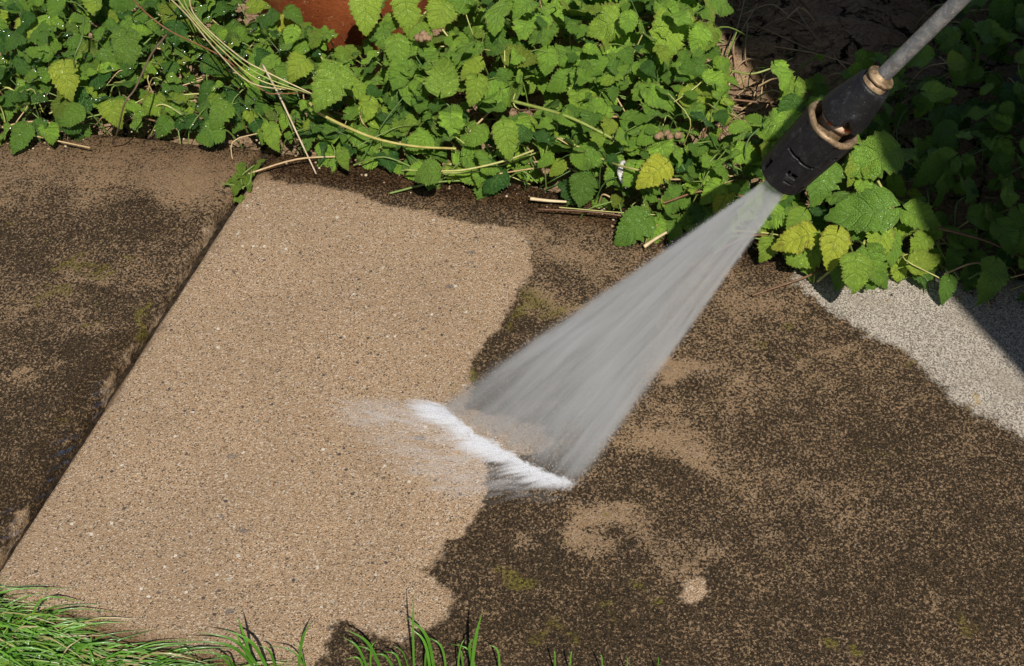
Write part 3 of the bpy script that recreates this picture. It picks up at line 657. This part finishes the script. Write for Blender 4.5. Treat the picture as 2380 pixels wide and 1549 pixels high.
# ---------------------------------------------------------------- terracotta pot
s = N("terracotta"); o = s.obj()
tc = s.mix(s.ramp(s.noise(16, 4, .6, o), .35, .7), (.27, .062, .017), (.42, .115, .035))
tc = s.mix(s.ramp(s.noise(210, 3, .6, o), .63, .70), tc, (.50, .28, .16))
tc = s.mix(s.ramp(s.noise(260, 3, .6, o, .3), .66, .7), tc, (.06, .02, .01))
M_TERRA = s.done(s.bsdf(Base_Color=tc, Roughness=.6, Normal=s.bump(s.noise(220, 4, .6, o), .002, .4)))
def lathe(profile, center, axis, seg=64, xref=None, rfun=None):
    ax = np.asarray(axis, float); ax /= np.linalg.norm(ax)
    xr = np.array([1, 0, 0.]) if xref is None else xref
    a = xr - ax * (xr @ ax); a /= np.linalg.norm(a); b = np.cross(ax, a)
    V = []; m = len(profile)
    for (t, r) in profile:
        for j in range(seg):
            th = 2 * math.pi * j / seg; rr, tt = (r, t) if rfun is None else rfun(t, r, th)
            V.append(center + ax * tt + rr * (math.cos(th) * a + math.sin(th) * b))
    F = [(i * seg + j, i * seg + (j + 1) % seg, (i + 1) * seg + (j + 1) % seg, (i + 1) * seg + j) for i in range(m - 1) for j in range(seg)]
    return np.array(V), F
pc = np.array([POT_C[0], POT_C[1], -.025])
root = empty("plant_pot", pc); tag(root, "large orange terracotta pot standing behind the leaves at the top", "pot")
V, F = lathe([(0, .001), (0, .118), (.004, .122), (.20, .158), (.21, .158)], pc, (0, 0, 1), 96)
mesh_obj("body", V, F, M_TERRA, root)
V, F = lathe([(.205, .158), (.206, .170), (.212, .174), (.262, .178), (.268, .174), (.268, .160), (.24, .152), (.10, .13)], pc, (0, 0, 1), 96)
mesh_obj("rim", V, F, M_TERRA, root)
V, F = lathe([(.235, .0005), (.237, .05), (.235, .153)], pc, (0, 0, 1), 48); mesh_obj("potting_soil", V, F, M_SOIL, root)

# ---------------------------------------------------------------- lance
A = px(1030, 962); B = px(1355, 1128); G = (A + B) / 2
ZT = .275
TIP = px(1812, 412, ZT); AX = TIP - G; AX[:] = (px(2040, 188, ZT + .115) - TIP); AX /= np.linalg.norm(AX)
JD = TIP - G; LJ = np.linalg.norm(JD)
VIEW = CAM - TIP; VIEW /= np.linalg.norm(VIEW)
Pm = .72 * ((TIP - CAM) @ np.array([0, S2, -S2])) / 2380          # metres per photo pixel at the nozzle
def plastic():
    s = N("scuffed black rubber"); o = s.obj()
    d = s.noise(90, 5, .7, o); sc_ = s.noise(55, 3, .7, s.n("Mapping", {0: o, 3: (1, 5, 1)}).outputs[0], .4)
    dust = s.math('MULTIPLY', s.ramp(d, .5, .72), s.ramp(sc_, .42, .62))
    sp = s.ramp(s.vor(330, o), .13, .07)
    c = s.mix(s.math('MULTIPLY', dust, .42), (.0065, .0072, .0090), (.085, .085, .085))
    c = s.mix(s.math('MULTIPLY', sp, .35), c, (.28, .27, .25))
    sl = s.attr("slot"); c = s.mix(sl, c, (.002, .002, .002))  # groove recesses painted near black in place of the shade inside them
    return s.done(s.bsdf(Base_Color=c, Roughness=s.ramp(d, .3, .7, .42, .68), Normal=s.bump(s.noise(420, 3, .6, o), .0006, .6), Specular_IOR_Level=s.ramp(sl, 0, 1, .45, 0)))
def brass():
    s = N("worn brass"); o = s.obj(); d = s.noise(120, 4, .65, o)
    c = s.mix(s.ramp(d, .35, .65), (.20, .135, .075), (.38, .27, .16)); c = s.mix(s.ramp(s.noise(300, 2, .5, o), .58, .66), c, (.16, .09, .045))
    return s.done(s.bsdf(Base_Color=c, Metallic=.4, Roughness=s.ramp(d, .3, .7, .38, .62), Normal=s.bump(s.noise(350, 3, .6, o), .0007, .5)))
def steel():
    s = N("tarnished steel"); o = s.obj(); d = s.noise(150, 5, .7, o)
    c = s.mix(s.ramp(d, .4, .66), (.19, .20, .21), (.33, .33, .325)); c = s.mix(s.ramp(s.noise(420, 2, .6, o), .64, .70), c, (.50, .47, .42))
    c = s.mix(s.math('MULTIPLY', s.ramp(s.noise(40, 4, .7, o), .56, .68), .6), c, (.14, .085, .05))
    return s.done(s.bsdf(Base_Color=c, Metallic=.55, Roughness=.48, Normal=s.bump(s.noise(400, 3, .6, o), .0007, .6)))
s = N("rust"); o = s.obj(); M_RUST = s.done(s.bsdf(Base_Color=s.mix(s.ramp(s.noise(140, 3, .6, o), .45, .55), (.55, .12, .02), (.55, .42, .28)), Roughness=.8))
M_PL, M_BR, M_ST = plastic(), brass(), steel()
lance = empty("pressure_washer_lance", TIP); tag(lance, "steel pressure-washer lance with scuffed black nozzle and brass ring, reaching in from the upper right", "lance")
k = 1.045                    # foreshortening of the axis in the picture
def L_(p): return p * Pm * k
th0 = 0.0
def slots(t, r, th):
    """flutes, the long cross groove and the little windows of the sleeve"""
    f = 1.0
    a = ((th / (2 * math.pi) * 9) % 1.0)
    fl = -.0013 * (0.5 + .5 * math.cos(2 * math.pi * a)) ** 6
    tp = t / (Pm * k)
    if 8 < tp < 175: r = r + fl
    d = (th - .1 + math.pi) % (2 * math.pi) - math.pi
    def box(x0, x1, y0, y1, e=.02, et=1.6):
        return max(0, min(1, (tp - x0) / et, (x1 - tp) / et)) * max(0, min(1, (d - y0) / e, (y1 - d) / e))
    g = max(box(98, 104, -.62, .62), box(52, 66, .16, .40), box(52, 66, -.02, .1) * .6, box(34, 39, .10, .46), box(10, 42, -1.0, -.80), box(10, 40, .95, 1.15), box(140, 150, .9, 1.1) * .6)
    for dd in (2.1, -2.1):
        d = (th - dd + math.pi) % (2 * math.pi) - math.pi
        g = max(g, box(98, 104, -.62, .62), box(34, 39, .10, .46))
    return r - .0060 * g, t
vx = VIEW - AX * (VIEW @ AX); vx /= np.linalg.norm(vx)
prof = [(L_(6), .010 ), (L_(2), 34 * Pm), (L_(-2), 44 * Pm), (L_(0), 52 * Pm), (L_(5), 57 * Pm)]
for q in np.linspace(10, 180, 130): prof.append((L_(q), (58 + 8.5 * min(1, q / 150)) * Pm))
prof += [(L_(182), 65 * Pm), (L_(183), 58 * Pm), (L_(170), 52 * Pm)]
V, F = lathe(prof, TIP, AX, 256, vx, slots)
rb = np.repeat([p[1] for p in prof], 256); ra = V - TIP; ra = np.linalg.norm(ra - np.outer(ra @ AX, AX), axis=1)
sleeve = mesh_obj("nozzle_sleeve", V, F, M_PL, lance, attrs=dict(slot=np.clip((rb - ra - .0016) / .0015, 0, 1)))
V, F = lathe([(L_(8), 9 * Pm), (L_(-3), 10 * Pm), (L_(-4), 20 * Pm), (L_(4), 24 * Pm), (L_(10), 30 * Pm)], TIP, AX, 40, vx); mesh_obj("nozzle_orifice", V, F, M_BR, lance)
prof = [(L_(178), 64 * Pm)] + [(L_(183 + 7.5 * math.sin(a)), (60 + 7.5 * math.cos(a)) * Pm) for a in np.linspace(-.3, 2.9, 14)] + [(L_(180), 48 * Pm), (L_(150), 44 * Pm)]
V, F = lathe(prof, TIP, AX, 128, vx, lambda t, r, th: (r * (1 + .012 * math.sin(th * 3 + 1) + .007 * math.sin(th * 11)), t + .0007 * math.sin(th * 5))); mesh_obj("brass_ring", V, F, M_BR, lance)
V, F = lathe([(L_(140), 34 * Pm), (L_(222), 34 * Pm), (L_(224), 24 * Pm)], TIP, AX, 48, vx); mesh_obj("inner_barrel", V, F, M_BR, lance)
V, F = lathe([(L_(196), 34.5 * Pm), (L_(197), 40 * Pm), (L_(212), 40 * Pm), (L_(213), 34.5 * Pm)], TIP, AX, 48, vx); mesh_obj("rusty_collar", V, F, M_RUST, lance)
def notch(t, r, th):
    """ragged lower rim of the cone with one V-shaped break"""
    tp = t / (Pm * k); d = (th - .35 + math.pi) % (2 * math.pi) - math.pi
    lift = 24 * max(0, 1 - abs(d) / .22) if d < 0 else 24 * max(0, 1 - d / .55) 
    lift += 6 * (d > 0) * (d < 1.8) + 2.0 * math.sin(th * 4)
    wgt = max(0, min(1, (262 - tp) / 40))
    return r, t + L_(lift) * wgt * .9
prof = [(L_(226), 50 * Pm), (L_(214), 53 * Pm), (L_(212), 55 * Pm), (L_(216), 57 * Pm)] + [(L_(q), np.interp(q, [216, 235, 300, 316], [57, 56.5, 44, 41]) * Pm) for q in np.linspace(218, 316, 26)] + [(L_(320), 39 * Pm), (L_(320), 33 * Pm), (L_(316), 28 * Pm)]
V, F = lathe(prof, TIP, AX, 192, vx, notch); mesh_obj("cone_cover", V, F, M_PL, lance)
V, F = lathe([(L_(300), 29 * Pm), (L_(336), 29 * Pm), (L_(337), 20 * Pm)], TIP, AX, 64, vx); mesh_obj("brass_bushing", V, F, M_BR, lance)
V, F = lathe([(L_(334), 19 * Pm), (L_(334), 31 * Pm), (L_(336), 33 * Pm), (L_(340), 33 * Pm), (L_(342), 31 * Pm), (L_(342), 22 * Pm), (L_(350), 18 * Pm)], TIP, AX, 64, vx, lambda t, r, th: (r * (1 + .03 * math.sin(th * 2.0 + 2) + .012 * math.sin(th * 9)), t)); mesh_obj("flange", V, F, M_BR, lance)
V, F = lathe([(L_(330), 17.2 * Pm), (L_(360), 17.2 * Pm), (L_(600), 17.2 * Pm), (L_(1100), 17.2 * Pm), (L_(1500), 17.2 * Pm), (L_(1501), 8 * Pm)], TIP, AX, 48, vx); mesh_obj("lance_tube", V, F, M_ST, lance)

# ---------------------------------------------------------------- jet of water
tA = px(1757, 440, ZT - .015); tB = px(1803, 474, ZT - .015)
def v3(a): return Vector(a.tolist())
Zj = -(TIP - G) / LJ
Xj = (B - A); Xj -= Zj * (Xj @ Zj); Xj /= np.linalg.norm(Xj); Yj = np.cross(Zj, Xj)
T0 = (tA + tB) / 2
Zj = (G - T0); D1 = np.linalg.norm(Zj); Zj /= D1; Xj = (B - A); Xj -= Zj * (Xj @ Zj); Xj /= np.linalg.norm(Xj); Yj = np.cross(Zj, Xj)
w0 = np.linalg.norm(tB - tA) / 2 * .95; 
wA = -(A - T0) @ Xj; zA = (A - T0) @ Zj; wB = (B - T0) @ Xj; zB = (B - T0) @ Zj
slope = ((wA + wB) / 2 - w0) / D1; ap = w0 / slope; APEX = T0 - Zj * ap
def jl(p): q = p - APEX; return np.array([q @ Xj, q @ Yj, q @ Zj])
MR = 1.16; cols = 14
V = []; 
zend_cols = []
for iz in range(2):
    for ix in range(cols):
        u = -1 + 2 * ix / (cols - 1)
        for sy in (-1, 1):
            if iz == 0: zc = ap * .62; V.append(np.array([u * slope * MR * zc, sy * .010, zc]))
            else:       # lower end lies on the pavement
                dirl = np.array([u * slope * MR, 0, 1.0]); wd = Xj * dirl[0] + Zj
                yy = sy * .030; t = (.0015 - APEX[2] - Yj[2] * yy) / wd[2]; q = dirl * t; q[1] = yy; V.append(q)
V = np.array(V); F = []
def id_(iz, ix, sy): return (iz * cols + ix) * 2 + sy
for ix in range(cols - 1):
    F += [(id_(0, ix, 1), id_(0, ix + 1, 1), id_(1, ix + 1, 1), id_(1, ix, 1)), (id_(0, ix, 0), id_(1, ix, 0), id_(1, ix + 1, 0), id_(0, ix + 1, 0)),
          (id_(0, ix, 0), id_(0, ix + 1, 0), id_(0, ix + 1, 1), id_(0, ix, 1)), (id_(1, ix, 0), id_(1, ix, 1), id_(1, ix + 1, 1), id_(1, ix + 1, 0))]
F += [(id_(0, 0, 0), id_(0, 0, 1), id_(1, 0, 1), id_(1, 0, 0)), (id_(0, cols - 1, 0), id_(1, cols - 1, 0), id_(1, cols - 1, 1), id_(0, cols - 1, 1))]
s = N("fine water spray"); sep = s.n("SeparateXYZ", {0: s.obj()}); X, Y, Z = sep.outputs
u = s.math('DIVIDE', X, s.math('MULTIPLY', Z, slope)); rg = s.math('MULTIPLY', s.math('SUBTRACT', s.noise(1.0, 3, .6, s.n('CombineXYZ', {0: s.math('MULTIPLY', u, 5.0), 1: 0.0, 2: s.math('MULTIPLY', Z, 26)}).outputs[0]), .5), .10)
au = s.math('ADD', s.math('ABSOLUTE', u), rg)
th = s.math('ADD', .0035, s.math('MULTIPLY', Z, .020)); vy = s.math('DIVIDE', Y, th)
gy = s.math('EXPONENT', s.math('MULTIPLY', s.math('MULTIPLY', vy, vy), -1.0))
cv = s.n("CombineXYZ", {0: s.math('MULTIPLY', u, 3.2), 1: s.math('MULTIPLY', vy, .5), 2: s.math('MULTIPLY', Z, 8)}).outputs[0]
cv2 = s.n("CombineXYZ", {0: s.math('MULTIPLY', u, 11), 1: s.math('MULTIPLY', vy, 1.2), 2: s.math('MULTIPLY', Z, 18)}).outputs[0]
st1 = s.ramp(s.noise(1.0, 3, .6, cv), .32, .68, .40, 1.45); st2 = s.ramp(s.noise(1.0, 2, .6, cv2), .3, .7, .62, 1.35)
edge = s.math('ADD', s.ramp(au, 1.06, .86), s.math('MULTIPLY', s.ramp(au, 1.16, .85), .14))
rimb = s.ramp(au, .75, .97, 1.0, 1.35)
low = s.ramp(Z, ap + D1 * .60, ap + D1 * 1.0, 1.0, .36)
dens = s.math('MULTIPLY', s.math('MULTIPLY', s.math('MULTIPLY', gy, edge), s.math('MULTIPLY', st1, st2)), s.math('MULTIPLY', rimb, low))
dens = s.math('MULTIPLY', dens, s.math('DIVIDE', .95, th))
vol = s.n("VolumePrincipled", {"Color": (.83, .84, .85, 1), "Density": dens, "Anisotropy": .0}).outputs[0]
M_JET = s.done(None, vol)
me = bpy.data.meshes.new("water_jet"); me.from_pydata(V.tolist(), [], F); me.materials.append(M_JET)
bm = bmesh.new(); bm.from_mesh(me); bmesh.ops.recalc_face_normals(bm, faces=bm.faces[:]); bm.to_mesh(me); bm.free()
jo = link(bpy.data.objects.new("water_jet", me))
jo.matrix_world = Matrix(((Xj[0], Yj[0], Zj[0], APEX[0]), (Xj[1], Yj[1], Zj[1], APEX[1]), (Xj[2], Yj[2], Zj[2], APEX[2]), (0, 0, 0, 1)))
tag(jo, "grey fan-shaped jet of water spreading from the nozzle down to the slab", "water jet", kind="stuff")

# splash: many thin threads of water thrown off along the line where the fan strikes
s = N("white water threads"); fc = s.n("LayerWeight", {"Blend": .5}).outputs["Facing"]
al = s.math('MULTIPLY', s.attr("fade"), s.math('POWER', s.math('SUBTRACT', 1.0, fc), 1.6))
df = s.n("BsdfDiffuse", {"Color": (.93, .94, .97)}).outputs[0]; tl = s.n("BsdfTranslucent", {"Color": (.93, .94, .97)}).outputs[0]
bd = s.n("MixShader", {0: .4, 1: df, 2: tl}).outputs[0]
M_THREAD = s.done(s.n("MixShader", {0: al, 1: s.n("BsdfTransparent").outputs[0], 2: bd}).outputs[0])
V = []; F = []; fade = []; nV = 0
def thread(p0, p1, lift, r, a, nseg=7):
    global nV
    n = nseg; t = np.linspace(0, 1, n); P = p0 + (p1 - p0) * t[:, None]; P[:, 2] += lift * 4 * t * (1 - t)
    v, f = tube(P, r * (.35 + .65 * np.sin(np.pi * np.clip(t * .9 + .1, 0, 1))), 8, False)
    V.append(v); F.extend([tuple(i + nV for i in q) for q in f]); nV += len(v)
    fade.append(np.repeat(a * np.clip(np.minimum(t * 5 + .35, (1 - t) * 1.3), 0, 1), 8))
HL = bez([px(1022, 955, .004), px(1038, 966, .004), px(1060, 985, .004), px(1110, 1023, .004), px(1170, 1058, .004), px(1230, 1092, .004), px(1285, 1117, .004), px(1335, 1128, .004)], 30)
for i in range(1700):
    t = rng.uniform(0, 1); q = HL[int(t * (len(HL) - 1))].copy()
    q[:2] += rng.normal(0, .0030, 2); q[2] = rng.uniform(.002, .009)
    dirn = np.array([-1.0, -.05 + .38 * (1 - t) - .30 * t + rng.normal(0, .06), 0]); dirn /= np.linalg.norm(dirn)
    clump = .5 + .5 * math.sin(t * 38 + 2 * math.sin(t * 17))
    Lh = min(.036, rng.exponential(.012) * (.25 + 1.3 * clump) + .004) * (1.25 - .5 * t)
    thread(q, q + dirn * Lh + np.array([0, 0, -q[2] + .002]), rng.uniform(.0, .004), rng.uniform(.0010, .0026), rng.uniform(.07, .24) * (.25 + clump))
for i in range(430):      # the bright crest
    t = rng.uniform(0, 1) ** .9; j0 = int(t * (len(HL) - 12)); q = HL[j0].copy(); e = HL[j0 + rng.integers(5, 11)].copy()
    q[:2] += rng.normal(0, .0022, 2); e[:2] += rng.normal(0, .0026, 2); q[2] = rng.uniform(.002, .008); e[2] = rng.uniform(.002, .008)
    thread(q, e, .002, rng.uniform(.0009, .0023), rng.uniform(.25, .6))
for i in range(650):      # far, faint spray skimming the clean concrete
    t = rng.uniform(0, 1); q = HL[int(t * (len(HL) - 1))].copy(); q += np.array([-rng.uniform(.005, .095), rng.uniform(-.02, .015), 0]); q[2] = rng.uniform(.002, .010)
    Lh = rng.uniform(.015, .05)
    dirn = np.array([-1, .30 * (1 - t) - .30 * t + rng.normal(0, .05), 0]); thread(q, q + dirn * Lh, .001, rng.uniform(.0018, .0045), rng.uniform(.008, .032))
def drop(c, rr):
    global nV
    v = np.array([(0, 0, 1), (1, 0, 0), (0, 1, 0), (-1, 0, 0), (0, -1, 0), (0, 0, -1)]) * rr + c
    V.append(v); F.extend([tuple(q + nV for q in f) for f in ((0, 1, 2), (0, 2, 3), (0, 3, 4), (0, 4, 1), (5, 2, 1), (5, 3, 2), (5, 4, 3), (5, 1, 4))]); nV += 6; fade.append(np.full(6, .9))
for i in range(900):      # flying droplets
    t = rng.uniform(0, 1); q = HL[int(t * (len(HL) - 1))].copy(); d_ = rng.exponential(.022)
    q += np.array([-d_ + rng.normal(0, .004), rng.normal(0, .012), abs(rng.normal(0, .010)) + .001]); drop(q, rng.uniform(.0002, .00055))
for i in range(1100):     # droplets torn off both flanks of the fan
    sg = 1 if rng.uniform() < .5 else -1; zz_ = ap + D1 * rng.uniform(.05, .98); u_ = sg * (1 + rng.exponential(.035) - .03)
    drop(APEX + Zj * zz_ + Xj * u_ * slope * zz_ + Yj * rng.normal(0, .004), rng.uniform(.00018, .00045))
tag(mesh_obj("water_splash", np.concatenate(V), F, M_THREAD, attrs=dict(fade=np.concatenate(fade))), "white splash thrown to the left where the jet strikes the slab", "splash", kind="stuff")

# ---------------------------------------------------------------- grass
s = N("wet grass blade"); o = s.obj(); t_ = s.attr("tint", "Color")
gc = s.mix(s.ramp(s.noise(40, 2, .5, o), .35, .65), t_, s.mix(1.0, t_, (.7, .8, .6), 'MULTIPLY'))
gb = s.bsdf(Base_Color=gc, Roughness=.42, Specular_IOR_Level=.4, Coat_Weight=.15, Coat_Roughness=.15, Normal=s.bump(s.noise(300, 2, .5, o), .0006, .4))
M_GRASS = s.done(s.n("MixShader", {0: .22, 1: gb, 2: s.n("BsdfTranslucent", {"Color": (.14, .36, .02)}).outputs[0]}).outputs[0])
def blade(pts, wd, n=5):
    P = bez(pts, n); m = len(P); tg = np.gradient(P, axis=0); tg /= np.linalg.norm(tg, axis=1)[:, None]
    sd = np.cross(tg, np.array([0.15, -.5, .85])); sd /= np.linalg.norm(sd, axis=1)[:, None] + 1e-9; up = np.cross(sd, tg)
    t = np.linspace(0, 1, m); ww = wd * np.clip(np.minimum(.55 + t * 2, (1 - t) * 2.2 + .02), 0, 1)
    V = np.concatenate([P - sd * ww[:, None] / 2 + up * ww[:, None] * .18, P, P + sd * ww[:, None] / 2 + up * ww[:, None] * .18])
    F = [(k * m + i, (k + 1) * m + i, (k + 1) * m + i + 1, k * m + i + 1) for k in (0, 1) for i in range(m - 1)]
    return V, F
GEDGE = pxs([(-300, 1330), (0, 1395), (110, 1440), (160, 1480), (250, 1500), (450, 1552), (800, 1615), (1300, 1640)])[:, :2]
ac = Acc(); cnt = 0
while cnt < 5600:
    x = rng.uniform(-.75, -.12); ye = np.interp(x, GEDGE[:, 0], GEDGE[:, 1]); y = ye - .012 - rng.uniform(0.0, .19)
    if x > -.30 and rng.uniform() < (x + .30) / .2: continue
    cnt += 1
    b = np.array([x, y, -.028]); L = rng.uniform(.04, .11); az = rng.normal(-.25, .45) if rng.uniform() < .75 else rng.uniform(0, 6.28)
    h = rng.uniform(.15, .5) * L * (1.0 if y < ye - .02 else .7); d = np.array([math.cos(az), math.sin(az) * .7, 0])
    m = b + d * L * .4 + np.array([0, 0, h + .01]); e = b + d * L + np.array([0, 0, h * rng.uniform(.2, 1.0)])
    if e[1] > ye + .012: e[1] = ye + .012 * rng.uniform()
    if m[1] > ye + .010: m[1] = ye + .008
    e[2] = max(e[2], .004); m[2] = max(m[2], .008)
    c = np.array([.13, .29, .035]) * rng.uniform(.4, 1.35); 
    if rng.uniform() < .12: c = np.array([.20, .30, .04])
    if rng.uniform() < .08: c = np.array([.42, .33, .17])
    v, f = blade([b, m, e], rng.uniform(.0007, .0021)); ac.add(v, f, c)
tag(ac.build("grass", M_GRASS), "wet green grass lapping over the corner of the slab at the lower left", "grass", kind="stuff")
def tuft(label, blades, z0=-.02):
    root = empty("grass_tuft", px(blades[0][0], blades[0][1], z0)); tag(root, label, "grass", "grass tufts along the near edge of the slab")
    for (bx, by, tx, ty, z, wd, bend) in blades:
        b = px(bx, by, z0); e = px(tx, ty, z); m = (b + e) / 2 + np.array([bend * .02, 0, .02 + abs(bend) * .008])
        v, f = blade([b, m, e], wd * .60, 8); mesh_obj("blade", v, f, M_GRASS, root, colors=np.tile(np.array([.11, .27, .03]) * rng.uniform(.7, 1.3), (len(v), 1)))
tuft("broad-bladed tuft arching left over the clean concrete at the bottom", [
    (620, 1590, 408, 1490, .05, .0040, .6), (625, 1590, 455, 1468, .055, .0036, .4), (600, 1590, 550, 1430, .07, .0040, 0), (640, 1600, 520, 1462, .06, .0046, .3), (610, 1590, 545, 1462, .05, .0030, -.2), (650, 1600, 600, 1500, .04, .0034, .2), (560, 1590, 495, 1530, .03, .0030, .2), (570, 1600, 440, 1515, .03, .003, .3)])
tuft("pair of blades standing on their own right of the broad tuft", [(690, 1600, 725, 1442, .06, .0042, 0), (735, 1600, 612, 1500, .03, .0022, .3), (720, 1600, 680, 1492, .04, .0016, .1)])
tuft("tall thin-tipped tuft where the grime begins at the bottom", [
    (963, 1600, 962, 1366, .085, .0030, 0), (1015, 1600, 942, 1432, .07, .0046, .3), (1005, 1600, 955, 1460, .05, .0040, .2), (900, 1600, 802, 1462, .06, .0044, .2), (870, 1600, 796, 1480, .04, .0034, .1), (930, 1600, 866, 1520, .03, .0034, .1),
    (860, 1595, 872, 1490, .04, .0026, 0), (900, 1600, 805, 1498, .03, .0024, .3), (1040, 1600, 985, 1478, .04, .0030, .3), (940, 1600, 890, 1515, .03, .0030, .2), (985, 1600, 1000, 1500, .03, .003, 0), (850, 1600, 800, 1532, .02, .0028, .3), (960, 1600, 910, 1500, .04, .0022, .1)])
tuft("tuft with one pale-striped blade right of the tall thin-tipped tuft", [
    (1090, 1610, 1122, 1420, .08, .0048, 0), (1110, 1600, 1118, 1475, .05, .0036, -.4), (1060, 1600, 1080, 1484, .04, .0022, 0), (1110, 1600, 1044, 1496, .03, .0026, .3), (1160, 1600, 1135, 1498, .04, .0028, .2), (1080, 1600, 1070, 1510, .03, .003, 0)])
tuft("few short blades at the bottom edge over the black grime", [(1290, 1600, 1287, 1510, .03, .0026, 0), (1320, 1600, 1330, 1512, .03, .0022, 0), (1400, 1600, 1393, 1522, .03, .002, 0), (1455, 1600, 1455, 1530, .025, .0016, 0), (1525, 1600, 1528, 1530, .025, .0016, 0)])

# small gravel and crumbs along the planted edge
s = N("grit"); gb_ = s.bsdf(Base_Color=s.attr("tint", "Color"), Roughness=.6); M_GRIT = s.done(gb_)
ac = Acc()
for i in range(420):
    x = rng.uniform(-.72, .55); y = fringe(x) - abs(rng.normal(0, .02)) + .02
    V, F = blob_mesh((x, y, .0008), rng.uniform(.0006, .0022), i, 4, .7); ac.add(V, F, [(.10, .06, .035), (.30, .20, .12), (.05, .03, .02), (.5, .4, .28)][rng.integers(0, 4)])
tag(ac.build("grit", M_GRIT), "crumbs of soil and grit scattered along the planted edge", "grit", kind="stuff")

# ---------------------------------------------------------------- unseen parasol, added to cast the shade over the right of the bed
em = np.array([.392, .285]); nd = np.array([.924, .382]); apo = 1.45; zc = 1.40
ctr = em + nd * apo - SH * zc
root = empty("added_parasol", (ctr[0], ctr[1], -.03)); tag(root, "large canvas parasol added out of view on the right to cast shade", "parasol")
s = N("added parasol canvas"); M_CANV = s.done(s.bsdf(Base_Color=(.10, .12, .10), Roughness=.9))
a0 = math.atan2(nd[1], nd[0]) + math.pi / 8; Rr = apo / math.cos(math.pi / 8); V = []
for ring, (rr, z) in enumerate([(.02, zc + .42), (.5, zc + .30), (1.0, zc)]):
    for j in range(8): V.append([ctr[0] + Rr * rr * math.cos(a0 + j * math.pi / 4), ctr[1] + Rr * rr * math.sin(a0 + j * math.pi / 4), z])
for j in range(8): V.append([V[16 + j][0], V[16 + j][1], zc - .03])
F = [(r * 8 + j, r * 8 + (j + 1) % 8, (r + 1) * 8 + (j + 1) % 8, (r + 1) * 8 + j) for r in range(3) for j in range(8)]
mesh_obj("canopy", V, F, M_CANV, root, smooth=False)
vv, ff = tube([[ctr[0], ctr[1], -.03], [ctr[0], ctr[1], 1.2], [ctr[0], ctr[1], zc + .45]], .02, 16); mesh_obj("pole", vv, ff, M_PIPE, root)
